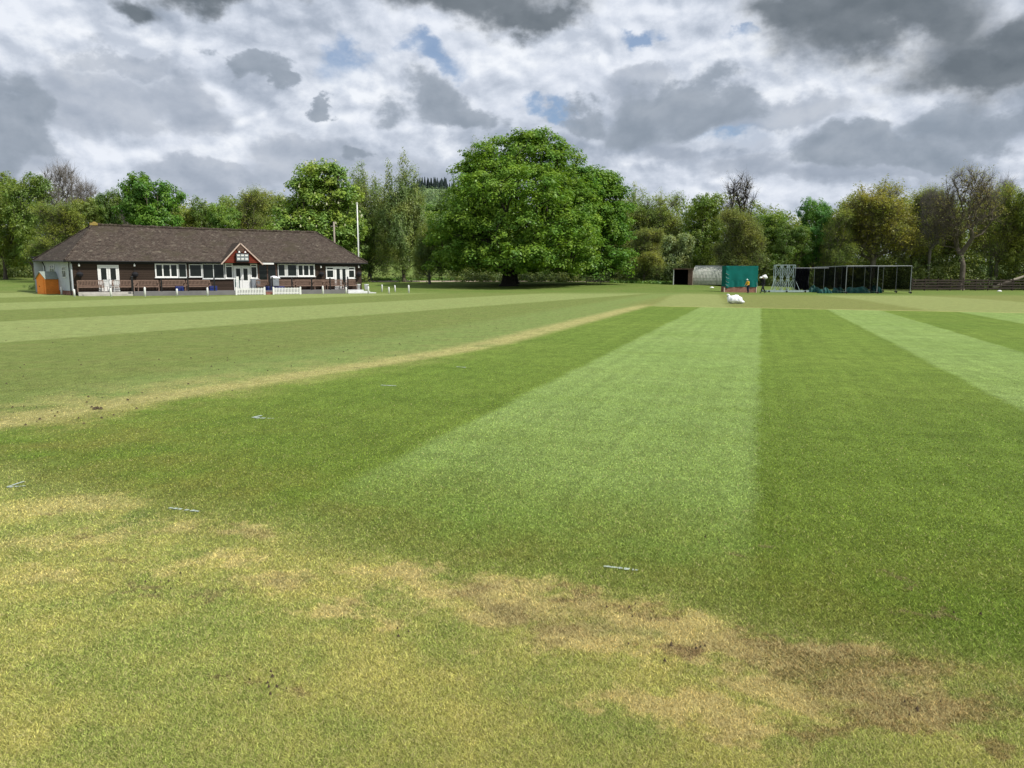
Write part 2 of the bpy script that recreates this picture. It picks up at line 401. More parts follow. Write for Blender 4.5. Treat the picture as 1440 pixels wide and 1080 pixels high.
def mat_board(name,c1,c2,h=.17):
    m,t,b=new_mat(name); o=t.obj(); x,y,z=t.sep(o)
    row=t.m('FLOOR',t.m('DIVIDE',z,h)); fr=t.m('FRACT',t.m('DIVIDE',z,h))
    wn=t.n.new('ShaderNodeTexWhiteNoise'); wn.noise_dimensions='1D'; t.l.new(row,wn.inputs['W'])
    nz=t.noise(t.comb(t.mul(x,.8),y,t.mul(z,14)),2.2,5,.7)
    c=t.mix(t.add(t.mul(nz,.7),t.mul(wn.outputs[0],.3)),c1,c2)
    c=t.mix(t.ss(fr,.13,.03),c,(.006,.005,.004))
    t.l.new(c,b.inputs['Base Color']); b.inputs['Roughness'].default_value=.85; b.inputs['Specular IOR Level'].default_value=.15
    t.l.new(t.bump(fr,.6,.02),b.inputs['Normal']); return m
def mat_brick(name,c1,c2,mor,w=.22,h=.075):
    m,t,b=new_mat(name); o=t.obj(); br=t.n.new('ShaderNodeTexBrick'); x,y,z=t.sep(o)
    t.l.new(t.comb(t.add(x,y),z,0),br.inputs['Vector']); br.inputs['Scale'].default_value=1
    br.inputs['Brick Width'].default_value=w; br.inputs['Row Height'].default_value=h; br.inputs['Mortar Size'].default_value=h*.1
    br.inputs['Color1'].default_value=c1+(1,); br.inputs['Color2'].default_value=c2+(1,); br.inputs['Mortar'].default_value=mor+(1,)
    nz=t.noise(o,2.5,5,.7); c=t.mix(t.ss(nz,.45,.7,0,.6),br.outputs[0],tuple(a*.45 for a in c1))
    t.l.new(c,b.inputs['Base Color']); b.inputs['Roughness'].default_value=.9
    t.l.new(t.bump(br.outputs['Fac'],-.5,.01),b.inputs['Normal']); return m
M['roof']=mat_roof(); M['board']=mat_board('dark_weatherboard',(.024,.017,.013),(.080,.055,.041))
M['redboard']=mat_board('red_tile_cladding',(.13,.022,.013),(.21,.045,.028),.19)
M['brick']=mat_brick('red_brick',(.30,.10,.06),(.22,.075,.05),(.30,.26,.22))
M['hut']=mat_brick('mossy_corrugated_hut',(.36,.38,.33),(.44,.44,.39),(.28,.31,.25),.75,.45)
def mat_net():
    m,t,b=new_mat('black_netting'); t.n.remove(b)
    d=t.n.new('ShaderNodeBsdfDiffuse'); d.inputs[0].default_value=(.006,.007,.009,1); tr=t.n.new('ShaderNodeBsdfTransparent'); mx=t.n.new('ShaderNodeMixShader')
    f=t.ss(t.noise(t.obj(),1.2,3),.3,.7,.48,.70); t.l.new(f,mx.inputs[0])
    t.l.new(tr.outputs[0],mx.inputs[1]); t.l.new(d.outputs[0],mx.inputs[2]); t.l.new(mx.outputs[0],t.n['Material Output'].inputs[0]); return m
M['net']=mat_net()
def mat_field(name,a,b_,sc):
    m,t,b=new_mat(name); p=t.pos(); nz=t.noise(p,sc,5,.6); x,y,z=t.sep(p)
    c=t.mix(t.ss(nz,.35,.65),a,b_); t.l.new(c,b.inputs['Base Color']); b.inputs['Roughness'].default_value=1; b.inputs['Specular IOR Level'].default_value=.05; return m
M['field']=mat_field('distant_field',(.13,.20,.075),(.17,.24,.095),.01)

# ---------------------------------------------------------------- ground
def build_ground():
    ys=[-60,-20,0,10,20,30,40,52]+[52+1.5*i for i in range(1,60)]
    yv=ys[-1]
    while yv<2600: yv*=1.06; ys.append(yv)
    us=[ -3000,-1500,-700,-400]+list(np.linspace(-200,1900,106))+[2400,3200,4500]
    V=[];F=[]
    for y in ys:
        for u in us:
            x=(u-720)/1080*max(y,45); V.append((x,y,Tz(x,y)))
    n=len(us)
    for j in range(len(ys)-1):
        for i in range(n-1): F.append((j*n+i,j*n+i+1,(j+1)*n+i+1,(j+1)*n+i))
    me=bpy.data.meshes.new('ground'); me.from_pydata(V,[],F); me.update(); me.polygons.foreach_set('use_smooth',[True]*len(me.polygons))
    o=link('ground',me,M['ground']); o['kind']='structure'
build_ground()
rng=np.random.default_rng(5)
def build_blades(N=1700000):
    d=1/(1/20+(1/1.7-1/20)*rng.random(N)); a=(rng.random(N)-.5)*2*R(41)
    # keep tighter near the edges of view
    x=d*np.sin(a); y=d*np.cos(a)
    # clumpiness
    cl=(np.sin(x*23+np.sin(y*31)*1.7)+np.sin(y*27+np.sin(x*19)*1.9))*.25
    fade=np.clip((19-d)/15,0,1)
    h=(.0085+.0004*d)*(.6+.8*rng.random(N))*(1+.3*cl)*(.15+.85*fade)
    w=np.maximum(.0012,.00045*d)*(.8+.6*rng.random(N))*(.3+.7*fade)
    az=rng.random(N)*2*PI; lean=(.5+1.3*rng.random(N))*h; la=rng.random(N)*2*PI
    dx,dy=np.cos(az)*w,np.sin(az)*w
    V=np.zeros((N,3,3)); V[:,0,0]=x-dx; V[:,0,1]=y-dy; V[:,1,0]=x+dx; V[:,1,1]=y+dy
    V[:,2,0]=x+np.cos(la)*lean; V[:,2,1]=y+np.sin(la)*lean; V[:,2,2]=h
    me=np_mesh('grass',V,3,rng.random(N)); o=link('grass',me,M['blades'])
    tag(o,'short mown grass blades covering the cricket square and outfield','grass',kind='stuff')
build_blades()
def strip_on_ground(name,pts,w,mat,dz):
    mb=MB()
    for k in range(len(pts)-1):
        a,b=Vector(pts[k]),Vector(pts[k+1]); d=(b-a).normalized(); n=Vector((-d.y,d.x))*w/2
        q=[a-n,b-n,b+n,a+n]; mb.poly([(c.x,c.y,Tz(c.x,c.y)+dz) for c in q])
    return mb.build(name,mat)
mb=MB()
for k in range(40):
    p0,p1=400+k*16,416+k*16
    a,b=at(p0,116.3),at(p1,116.3); c,d=at(p1,118.8),at(p0,118.8)
    mb.poly([q+Vector((0,0,.02)) for q in (a,b,c,d)])
o=mb.build('path',M['path']); o['kind']='structure'
# crease marks
def crease(pa,pb,w=.035,tick=None):
    a,b=G(*pa),G(*pb); mb=MB(); n=26
    d=(b-a).normalized(); nn=Vector((-d.y,d.x,0)); top=[];bot=[]
    for i in range(n+1):
        c=a.lerp(b,i/n); ww=w/2*random.uniform(.5,1.2)
        top.append(c+nn*ww+Vector((0,0,.006))); bot.append(c-nn*ww+Vector((0,0,.006)))
    for i in range(n):
        if random.random()<.7: mb.poly([bot[i],bot[i+1],top[i+1],top[i]])
    if tick:
        c=G(*tick); e=a if True else b; dd=(c-a).normalized(); n2=Vector((-dd.y,dd.x,0))*w*.35; z=Vector((0,0,.008))
        mb.poly([a-n2+z,c-n2+z,c+n2+z,a+n2+z])
    return mb.build('crease_marking',M['chalk'])
for pa,pb,tk in [((847,797),(897,803),None),((238,715),(280,720),None),((10,686),(36,684),(34,678)),((355,588),(384,589),(368,585)),((536,542),(557,543),None),((642,516),(655,517),None)]:
    o=crease(pa,pb,.03 if pa[1]>650 else .055,tk); o['kind']='structure'
# soil clods / worm casts on outfield (uncountable crumbs)
mb=MB()
def clod(x,y,r):
    n=6; pts=[]
    for q in range(n):
        t=2*PI*q/n; rr=r*random.uniform(.5,1.2); pts.append((x+rr*math.cos(t),y+rr*math.sin(t)*.8,.01))
    top=(x,y,.02+r*.45); 
    for q in range(n): mb.poly([pts[q],pts[(q+1)%n],top])
for k in range(260):
    px=random.uniform(-60,860); py=random.uniform(436,600)
    g=G(px,py); s=g.x-.3227*g.y
    if s>-7.2 or g.y<7.5: continue
    clod(g.x,g.y,random.uniform(.008,.024))
for k in range(7): clod(*(G(135+random.uniform(-9,9),575+random.uniform(-1.2,1.2)).xy),random.uniform(.02,.04))
for px,py,n_ in ((245,825,7),(372,962,8),(960,915,8),(1330,862,4),(80,720,5),(870,858,5),(1290,1000,6),(560,900,3),(1010,760,3)):
    for k in range(n_):
        g=G(px+random.gauss(0,22),py+random.gauss(0,7)); clod(g.x,g.y,random.uniform(.003,.009))
o=mb.build('soil_crumbs',M['soil']); tag(o,'dark soil crumbs and worm casts scattered over the outfield','soil',kind='stuff')

# ---------------------------------------------------------------- hill
def build_hill():
    V=[];F=[]; xs=np.linspace(-900,500,57); ysn=np.linspace(420,1500,40)
    for y in ysn:
        for x in xs:
            px=720+1080*x/y
            g=math.exp(-((px-610)/110)**2)
            k=min(1,max(0,(y-420)/520)); k=k*k*(3-2*k)
            V.append((x,y,6+g*k*100-8*(1-k)+3*math.sin(x*.01)))
    n=len(xs)
    for j in range(len(ysn)-1):
        for i in range(n-1): F.append((j*n+i,j*n+i+1,(j+1)*n+i+1,(j+1)*n+i))
    me=bpy.data.meshes.new('hill'); me.from_pydata(V,[],F); me.update(); me.polygons.foreach_set('use_smooth',[True]*len(me.polygons))
    o=link('hill',me,M['field']); o['kind']='structure'
def hillz(x,y):
    px=720+1080*x/y; g=math.exp(-((px-610)/110)**2); k=min(1,max(0,(y-420)/520)); k=k*k*(3-2*k)
    return 6+g*k*100-8*(1-k)+3*math.sin(x*.01)
build_hill()

# ---------------------------------------------------------------- foliage
def leaves_at(C,n,rc,L,out,flat=.75,rs=None,upb=.55,shell=.45,wid=.5,droop=0):
    """C (N,3) clump centres, out (N,3) outward dirs"""
    rs=rs or rng
    N=len(C); K=N*n
    d=rs.normal(size=(K,3)); d/=np.linalg.norm(d,axis=1)[:,None]
    if np.isscalar(rc): rad=rc*(shell+(1-shell)*rs.random(K))
    else: rad=np.repeat(rc,n)*(shell+(1-shell)*rs.random(K))
    Cr=np.repeat(C,n,axis=0); Or=np.repeat(out,n,axis=0)
    pos=Cr+d*rad[:,None]*np.array([1,1,flat])
    nor=d*.55+Or*.5+np.array([0,0,upb])+rs.normal(size=(K,3))*.38
    nor/=np.linalg.norm(nor,axis=1)[:,None]
    a=rs.normal(size=(K,3)); a[:,2]-=droop; a-=nor*np.sum(a*nor,axis=1)[:,None]; a/=np.linalg.norm(a,axis=1)[:,None]
    b=np.cross(nor,a); l=L*(.65+.7*rs.random(K))[:,None]; w=l*wid
    V=np.stack([pos-a*l*.5,pos+b*w*.5+a*l*.05,pos+a*l*.5,pos-b*w*.5+a*l*.05],axis=1)
    cr=np.repeat(rs.random(N),n)
    rnd=np.clip(.55*rs.random(K)+.45*cr,0,1)
    return V,rnd
def sample_lobes(lobes,N,rs,shell=.55):
    vol=np.array([l[3]*l[4]*l[5] for l in lobes])**.75; vol/=vol.sum()
    idx=rs.choice(len(lobes),size=N,p=vol); Lb=np.array(lobes)[idx]
    d=rs.normal(size=(N,3)); d/=np.linalg.norm(d,axis=1)[:,None]
    r=(shell+(1-shell)*rs.random(N)**.7)[:,None]
    P_=Lb[:,:3]+d*Lb[:,3:6]*r
    return P_,d
def skeleton(pts,trunk_h,bf=.45,step=1.0,rs=None,lean=(0,0),trunks=1):
    nodes=[np.array([0,0,0.])]; par=[-1]; path=[0.]
    k=max(3,int(trunk_h/.8))
    for i in range(1,k+1):
        f=i/k; nodes.append(np.array([lean[0]*f+rs.normal()*.04,lean[1]*f+rs.normal()*.04,trunk_h*f])); par.append(len(nodes)-2); path.append(path[-1]+trunk_h/k)
    order=np.argsort(np.linalg.norm(pts-nodes[-1],axis=1))
    cap=len(pts)*14+200; A=np.zeros((cap,3)); PL=np.zeros(cap); n=len(nodes)
    for i,q in enumerate(nodes): A[i]=q; PL[i]=path[i]
    st=k//2
    tips=[]
    for o_ in order:
        p=pts[o_]; d=np.linalg.norm(A[st:n]-p,axis=1)
        up=np.maximum(0,A[st:n,2]-p[2]+.2)
        j=st+int(np.argmin(d+bf*PL[st:n]+up*.8))
        a=A[j]; L=np.linalg.norm(p-a); m=max(1,min(12,int(L/step))); prev=j
        sag=np.array([0,0,.10*L])
        for q in range(1,m+1):
            f=q/m; c=a+(p-a)*f+sag*math.sin(f*PI)*(1 if L>1.5 else 0)+rs.normal(size=3)*.07*step*(f<1)
            A[n]=c; PL[n]=PL[prev]+L/m; par.append(prev); prev=n; n+=1
            if n>=cap-2: break
        tips.append(prev)
        if n>=cap-20: break
    return A[:n],par,tips
def limbs_mesh(A,par,r_tip,r_base,expo=2.3,minr=0,ksides=None):
    n=len(A); w=np.zeros(n); ch=[0]*n
    for i in range(n-1,0,-1):
        if ch[i]==0: w[i]+=1
        w[par[i]]+=w[i]; ch[par[i]]+=1
    rad=(w**(1/expo)); rad=r_tip*rad; s=r_base/max(rad[0],1e-6)
    rad=r_tip+(rad-r_tip)*((r_base-r_tip)/max(rad[0]-r_tip,1e-6))
    mb=MB(); V=mb.v; F=mb.f
    for i in range(1,n):
        r1=rad[i]; r0=rad[par[i]]
        if r1<minr: continue
        if r0>r1*1.6 and par[i]>0: r0=r1*1.35
        k=8 if r1>.12 else (5 if r1>.04 else 3)
        a=Vector(A[par[i]]); b=Vector(A[i]); d=b-a
        if d.length<1e-5: continue
        d.normalize(); u=d.orthogonal().normalized(); v=d.cross(u); nn=len(V)
        for (c,r) in ((a,r0),(b+d*r1*.3,r1)):
            for q in range(k):
                t=2*PI*q/k; V.append(tuple(c+(u*math.cos(t)+v*math.sin(t))*r))
        for q in range(k): F.append((nn+q,nn+(q+1)%k,nn+k+(q+1)%k,nn+k+q))
    # root flare
    mb.tube([(0,0,-.3),(0,0,.0),(0,0,.35),(0,0,.9)],[rad[0]*1.9,rad[0]*1.6,rad[0]*1.18,rad[0]*1.0],9)
    return mb
def twigs_at(A,par,idx,n,L,r,rs,spread=.8,up=.5):
    """n fine twigs per listed node: thin 3-sided prisms that bend once"""
    K=len(idx)*n; base=np.repeat(A[idx],n,axis=0)
    dirn=A[idx]-A[[max(par[i],0) for i in idx]]; dirn/=np.maximum(np.linalg.norm(dirn,axis=1),1e-4)[:,None]
    d=np.repeat(dirn,n,axis=0)+rs.normal(size=(K,3))*spread+np.array([0,0,up]); d/=np.linalg.norm(d,axis=1)[:,None]
    l=(L*(.5+rs.random(K)))[:,None]; mid=base+d*l*.5; d2=d+rs.normal(size=(K,3))*.35+np.array([0,0,up*.5]); d2/=np.linalg.norm(d2,axis=1)[:,None]
    tip=mid+d2*l*.5; ref=rs.normal(size=(K,3)); u=np.cross(d,ref); u/=np.linalg.norm(u,axis=1)[:,None]; v=np.cross(d,u)
    qs=[]
    for s0,s1,ra,rb in ((base,mid,r,r*.7),(mid,tip,r*.7,r*.3)):
        ring0=[s0+(u*math.cos(t)+v*math.sin(t))*ra for t in (0,2.094,4.189)]; ring1=[s1+(u*math.cos(t)+v*math.sin(t))*rb for t in (0,2.094,4.189)]
        for q in range(3): qs.append(np.stack([ring0[q],ring0[(q+1)%3],ring1[(q+1)%3],ring1[q]],axis=1))
    return np.concatenate(qs),tip
def tufts(lobes,n,r0,r1,seed,up=.15):
    rs=np.random.default_rng(seed); p,d=sample_lobes(lobes,n*2,rs,.93); out=[]
    # keep only tufts near the outer hull
    for q,dd in zip(p,d):
        inside=any(((q[0]-l[0])/l[3])**2+((q[1]-l[1])/l[4])**2+((q[2]-l[2])/l[5])**2<.62 for l in lobes)
        if inside or len(out)>=n: continue
        r=rs.uniform(r0,r1); out.append((q[0],q[1],q[2],r*1.15,r*1.15,r*.75))
    return out
def make_tree(name,seed,lobes,nclump,nleaf,L,rc,trunk_h,r_base,mat_l,mat_b,shell=.55,bf=.45,flat=.75,r_tip=.02,twig=None,upb=.55,wid=.5,droop=0,step=1.0,minr=.012,fill=0,lean=(0,0),leafshell=.35,tuft=None,zmin=.5):
    rs=np.random.default_rng(seed); pts,dr=sample_lobes(lobes,nclump,rs,shell)
    if tuft:
        tl=tufts(lobes,tuft[0],tuft[1],tuft[2],seed+5); T_=np.array(tl)
        per=tuft[3]; d_=rs.normal(size=(len(tl)*per,3)); d_[:,2]=np.abs(d_[:,2])*1.1-.25; d_/=np.linalg.norm(d_,axis=1)[:,None]
        TT=np.repeat(T_,per,axis=0); p3=TT[:,:3]+d_*TT[:,3:6]*(.75+.3*rs.random((len(TT),1)))
        pts=np.concatenate([pts,p3]); dr=np.concatenate([dr,d_])
    keep=pts[:,2]>zmin+.35*rs.normal(size=len(pts)); pts=pts[keep]; dr=dr[keep]
    root=empty(name)
    A,par,tips=skeleton(pts,trunk_h,bf,step,rs,lean)
    mb=limbs_mesh(A,par,r_tip,r_base,minr=minr); mb.build('trunk',mat_b,root,smooth=True)
    if twig:
        n,l,r,spread,up=twig
        idx=[i for i in range(len(A)) if i in set(tips)] if False else tips+[par[t] for t in tips]
        V,tp=twigs_at(A,par,np.array(idx),n,l,r,rs,spread,up)
        me=np_mesh('twigs',V,4); link('twigs',me,mat_b,root)
        if nleaf:
            sel=tp[rs.random(len(tp))<nleaf[0]]; o_=np.zeros_like(sel); o_[:,2]=1
            V2,r2=leaves_at(sel,nleaf[1],rc,L,o_,1,rs,upb,.1,wid)
            link('crown',np_mesh('crown',V2,4,r2),mat_l,root)
    else:
        rcs=rc*(.6+.8*rs.random(len(pts)))
        V,r=leaves_at(pts,nleaf,rcs,L,dr,flat,rs,upb,leafshell,wid,droop)
        if fill:
            p2,d2=sample_lobes([(l[0],l[1],l[2],l[3]*.8,l[4]*.8,l[5]*.8) for l in lobes],fill,rs,.0)
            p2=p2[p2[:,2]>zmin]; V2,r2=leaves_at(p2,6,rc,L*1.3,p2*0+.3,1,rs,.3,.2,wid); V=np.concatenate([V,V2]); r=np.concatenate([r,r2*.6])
        link('crown',np_mesh('crown',V,4,r),mat_l,root)
    return root
def kids(o): return [c for c in bpy.data.objects if c.parent==o]
def setcol(root,col,barkcol=None):
    for c in [k for k in bpy.data.objects if k.parent==root]:
        if c.name.split('.')[0]=='crown': c.color=tuple(col)+(1,)
PROTO={}
def lobes_round(seed,H,R_,n,base=.25,top=1.0,sub=.5):
    rs=random.Random(seed); out=[(0,0,H*(base+top)/2,R_*.72,R_*.72,H*(top-base)/2*.85)]
    for i in range(n):
        a=rs.uniform(0,2*PI); f=rs.uniform(base+.12,top-.12); e=math.sin(PI*min(1,max(0,(f-base)/(top-base)))**.8)
        rr=R_*(.35+.55*e)*rs.uniform(.55,.95); s=R_*sub*rs.uniform(.6,1.1)
        out.append((rr*math.cos(a),rr*math.sin(a),H*f,s,s,s*rs.uniform(.7,1.0)))
    return out
def P_tree(key):
    """prototype of each kind, unit-ish height 16 m radius 5 m; first use takes it, later uses copy it"""
    if key in PROTO: return PROTO[key]
    f={
    'olive0':lambda:make_tree('tree',11,lobes_round(1,16,5,16,.10),650,38,.30,.75,4,.30,M['leaf'],M['bark'],fill=500),
    'olive1':lambda:make_tree('tree',12,lobes_round(2,16,5,13,.12),600,38,.30,.8,4,.30,M['leaf'],M['bark'],fill=450),
    'olive2':lambda:make_tree('tree',13,lobes_round(3,16,4.6,18,.08,1,.42),650,34,.28,.7,3,.28,M['leaf'],M['bark'],fill=500),
    'lush0':lambda:make_tree('tree',14,lobes_round(4,16,5.5,14,.22,1,.42),420,60,.38,.8,5,.32,M['leafbig'],M['bark'],fill=250,leafshell=.5),
    'lush1':lambda:make_tree('tree',15,lobes_round(5,16,5,12,.2,1,.45),420,60,.36,.8,5,.3,M['leafbig'],M['bark'],fill=300,leafshell=.5),
    'feather0':lambda:make_tree('willow_tree',16,[(0,0,7,3.2,3.2,6),(-2,0,9,1.4,1.4,6.2),(1.8,.5,8.5,1.3,1.3,6.5),(.3,-.5,11,1,1,5),(-3,0,6,1.5,1.5,5),(3.2,0,6,1.6,1.6,5),(0,-2,5,2,2,4.2)],1300,34,.24,.6,3,.28,M['leaf'],M['bark'],shell=.25,fill=900,flat=1.5,wid=.42,upb=.25,droop=.8),
    'feather1':lambda:make_tree('willow_tree',17,[(0,0,7.5,3.5,3.5,6.5),(-2.4,0,10,1.2,1.2,5),(-.6,.5,11,1.1,1.1,5),(2,0,9,1.6,1.6,5.5),(-3.4,0,5,1.8,1.8,4.5),(3.4,0,5,1.7,1.7,4.5),(0,-2,4.5,2.2,2.2,4)],1300,32,.24,.6,3,.28,M['leaf'],M['barkgrey'],shell=.25,fill=900,flat=1.6,wid=.42,upb=.25,droop=.8),
    'bare0':lambda:make_tree('bare_tree',18,lobes_round(8,16,5,14,.35,1,.4),620,None,.2,.3,4.5,.36,M['leaf'],M['barkgrey'],shell=.2,bf=.35,r_tip=.018,twig=(7,1.15,.011,.55,.35)),
    'bare1':lambda:make_tree('bare_tree',19,lobes_round(9,16,4.2,12,.3,1,.4),230,(.10,3),.22,.3,5,.42,M['leaf'],M['barkdark'],shell=.5,bf=.4,r_tip=.045,twig=(5,1.3,.016,.8,.2)),
    'bud0':lambda:make_tree('budding_tree',20,lobes_round(10,16,5.5,15,.18,1,.38),900,(.85,5),.22,.5,4,.34,M['leaf'],M['barkbud'],shell=.2,bf=.4,r_tip=.02,twig=(7,1.1,.012,.6,.3)),
    'bud1':lambda:make_tree('budding_tree',21,lobes_round(11,16,5,15,.12,1,.38),900,(.85,6),.22,.5,3.6,.30,M['leaf'],M['barkbud'],shell=.2,bf=.5,r_tip=.02,twig=(7,1.1,.012,.6,.3)),
    'oak':lambda:make_tree('bare_tree',22,[(0,0,11,4.2,4.2,4.5),(-3,0,10,2.5,2.5,3),(3,.5,10.5,2.5,2.5,3),(0,-1,13,3,3,2.5),(-1.5,1,8,3,3,2.5)],460,(.25,4),.20,.35,3.2,.36,M['leaf'],M['barkoak'],shell=.35,bf=.32,r_tip=.028,twig=(6,1.15,.012,.6,.35)),
    'haw':lambda:make_tree('hawthorn_tree',23,lobes_round(13,16,7,12,.05,1,.42),400,42,.62,1.3,3,.3,M['leaf'],M['bark'],fill=250),
    }[key]
    r=f(); PROTO[key]=r; return r
OL=(.104,.130,.028); GR=(.060,.122,.022); DG=(.066,.105,.024); YG=(.135,.185,.036); FE=(.112,.142,.050); BR=(.150,.128,.045); BG=(.125,.150,.040); BB=(.115,.090,.05)
TREES=[ # px, ytop, halfwidth px, D, proto, colour, name, label
(-45,232,42,118,'olive1',OL,'tree','leafy olive-green tree at the extreme left edge of the frame'),
(8,231,36,112,'olive0',OL,'tree','tall olive-green leafy tree filling the top left of the tree line'),
(50,233,34,108,'olive2',(.082,.118,.024),'tree','rounded mid-green tree just left of the bare grey tree'),
(100,222,36,124,'bare0',BB,'bare_tree','bare pale grey tree standing up behind the left trees'),
(88,285,34,100,'bud1',BG,'budding_tree','thinly leaved brownish-green tree behind the white end of the pavilion'),
(128,272,30,116,'olive2',BG,'tree','low yellow-green tree between the bare grey tree and the dark narrow one'),
(163,253,17,114,'lush1',DG,'tree','narrow dark green tree with a ragged top above the left ridge end'),
(185,262,22,124,'bare0',BB,'bare_tree','small pale bare tree beside the narrow dark green one'),
(226,234,38,112,'lush0',GR,'tree','fresh green round-headed tree standing above the pavilion roof on the left'),
(262,285,24,122,'olive1',OL,'tree','low olive tree right of the fresh green round-headed tree'),
(290,271,22,122,'olive0',DG,'tree','dark green small-crowned tree above the middle of the pavilion roof'),
(316,275,22,116,'lush1',(.085,.14,.03),'tree','small bright green dome-shaped tree above the roof beside the brown trees'),
(352,262,30,122,'bud1',(0.126,0.149,0.043),'budding_tree','brown-green budding tree above the pavilion gable'),
(388,262,28,126,'olive2',BG,'tree','olive-brown tree left of the pale flowering chestnut'),
(504,270,30,118,'olive0',DG,'tree','dark green tree filling the gap behind the flagpole'),
(520,226,38,120,'feather1',FE,'willow_tree','grey-green feathery willow right behind the white flagpole'),
(568,216,36,116,'feather0',FE,'willow_tree','tallest feathery willow with an upright central spire'),
(604,300,24,108,'feather1',(.095,.125,.035),'willow_tree','low feathery willow touching the left side of the big chestnut'),
(668,200,30,132,'feather0',(.125,.15,.055),'willow_tree','pale feathery tree peeping over the left shoulder of the big chestnut'),
(884,256,30,124,'feather1',(0.126,0.155,0.048),'willow_tree','brownish feathery tree touching the right side of the big chestnut'),
(925,262,34,124,'bud0',(0.126,0.159,0.043),'budding_tree','brown budding tree behind the dark open shed'),
(905,320,28,114,'bud1',(0.134,0.155,0.053),'budding_tree','low pale brown bushy tree right of the big chestnut'),
(982,265,38,120,'olive2',(.095,.135,.026),'tree','green spring-leaved tree above the corrugated hut'),
(950,322,22,117,'haw',(.13,.16,.08),'hawthorn_tree','white-flowering hawthorn behind the dark open shed'),
(1034,228,30,118,'bare1',BB,'bare_tree','tall bare dark tree standing highest above the green canvas screen'),
(1040,292,34,112,'bud1',(0.118,0.135,0.050),'budding_tree','grey-brown twiggy tree below the tall bare dark tree'),
(1072,291,32,124,'olive1',(.085,.13,.026),'tree','green tree behind the person in black'),
(1108,305,26,116,'olive0',DG,'tree','dark green bushy tree behind the silver lattice frame'),
(1142,265,24,118,'lush1',(.055,.125,.028),'tree','vivid green pointed tree above the left end of the nets'),
(1175,292,26,114,'bud1',BG,'budding_tree','low brown-green tree behind the left half of the nets'),
(1226,243,50,116,'bud0',(.150,.146,.042),'budding_tree','broad golden-brown budding tree above the practice nets'),
(1282,262,36,122,'bud1',(0.132,0.155,0.038),'budding_tree','brown budding tree between the golden-brown one and the bare oak'),
(1352,237,48,112,'oak',(.14,.13,.05),'bare_tree','dark-limbed bare oak rising above the slatted fence'),
(1318,262,28,126,'bud0',(0.132,0.149,0.046),'budding_tree','thin brown tree just left of the bare oak'),
(1305,256,24,116,'bare0',BB,'bare_tree','fine pale bare tree between the golden-brown tree and the dark-limbed oak'),
(1392,240,30,120,'bare0',BB,'bare_tree','fine-twigged bare tree just behind the right side of the dark-limbed oak'),
(1400,250,32,116,'bud0',(0.144,0.168,0.041),'budding_tree','yellow-brown budding tree just right of the bare oak'),
(1440,250,34,114,'olive1',(.105,.125,.028),'tree','olive-green leafy tree cut by the right edge of the frame'),
(1500,250,36,116,'bud1',(0.132,0.159,0.043),'budding_tree','brown-green tree beyond the right edge of the frame'),
]
rt=random.Random(3); TAKEN=set()
for (px,yt,hw,D,key,colr,nm,lab) in TREES:
    pr=P_tree(key); loc=at(px,D); Hh=P(px,yt,D).z-loc.z; Rr=hw*1.12*D/1080
    sc=(Rr/5.2,Rr/5.2,Hh/16.3)
    if key in('feather0','feather1'): sc=(Rr/4.6,Rr/4.6,Hh/15.6)
    if key=='oak': sc=(Rr/5.6,Rr/5.6,Hh/15.6)
    if key=='haw': sc=(Rr/7.3,Rr/7.3,Hh/16.3)
    if key not in TAKEN:
        TAKEN.add(key); o=pr; o.location=loc; o.scale=sc; o.rotation_euler=(0,0,0 if key in('oak','feather0') else rt.uniform(0,6.28))
    else: o=dup(pr,loc,rt.uniform(0,6.28),sc)
    o.name=nm; tag(o,lab,'tree','trees of the belt round the ground'); setcol(o,colr)
# the trees behind the pavilion and the field: one flowering chestnut and the hero chestnut
def hero_lobes(px0,D,spec):
    b=at(px0,D); out=[]
    for (px,py,rpx,rpy,dy) in spec:
        c=P(px,py,D)-b; k=D/1080; r=rpx*k; out.append((c.x,dy,c.z,r,r*.9,rpy*k))
    return b,out
b,lb=hero_lobes(715,99,[(724,283,72,76,0),(742,236,50,42,0),(688,256,42,38,-2),(650,300,38,38,0),(640,350,28,30,-1),(665,340,45,42,-5),(720,345,60,38,-8),(770,340,50,40,-6),(790,290,45,45,-2),(650,270,28,25,2),(740,300,60,50,-7),(778,250,38,36,0),(704,224,28,22,0),(742,214,24,18,0),(690,300,45,40,-7),(632,372,18,18,-2),(680,375,35,18,-5),(760,372,45,18,-4),(720,372,40,14,-8),(800,355,30,25,0),(720,330,90,50,6),(720,290,80,55,5)])
ch=make_tree('horse_chestnut_tree',31,lb,700,30,.32,.8,3.0,.85,M['leafbig'],M['barkdark'],shell=.72,bf=.3,flat=.62,r_tip=.02,fill=1600,minr=.03,upb=.8,wid=.6,leafshell=.5,tuft=(330,1.0,1.8,12),zmin=2.1)
ch.location=b; tag(ch,'huge dense horse chestnut tree on the edge of the field, the biggest of all','tree'); setcol(ch,(.080,.136,.024))
b,lb=hero_lobes(722,107,[(815,300,50,60,0),(845,300,32,45,0),(850,345,30,35,0),(795,246,30,26,0),(826,272,32,30,0),(860,290,20,26,0),(866,350,16,34,-1),(830,350,40,38,-2),(846,268,18,18,0),(815,374,40,20,-1),(830,384,36,12,-3),(790,380,30,14,-4)])
ch2=make_tree('horse_chestnut_tree',32,lb,350,30,.32,.8,3.0,.6,M['leafbig'],M['barkdark'],shell=.68,bf=.3,flat=.62,r_tip=.02,fill=700,minr=.03,upb=.8,wid=.6,leafshell=.5,tuft=(170,1.0,1.7,12),zmin=1.6)
ch2.location=b; tag(ch2,'darker chestnut tree merging into the right side of the huge one','tree'); setcol(ch2,(.062,.120,.022))
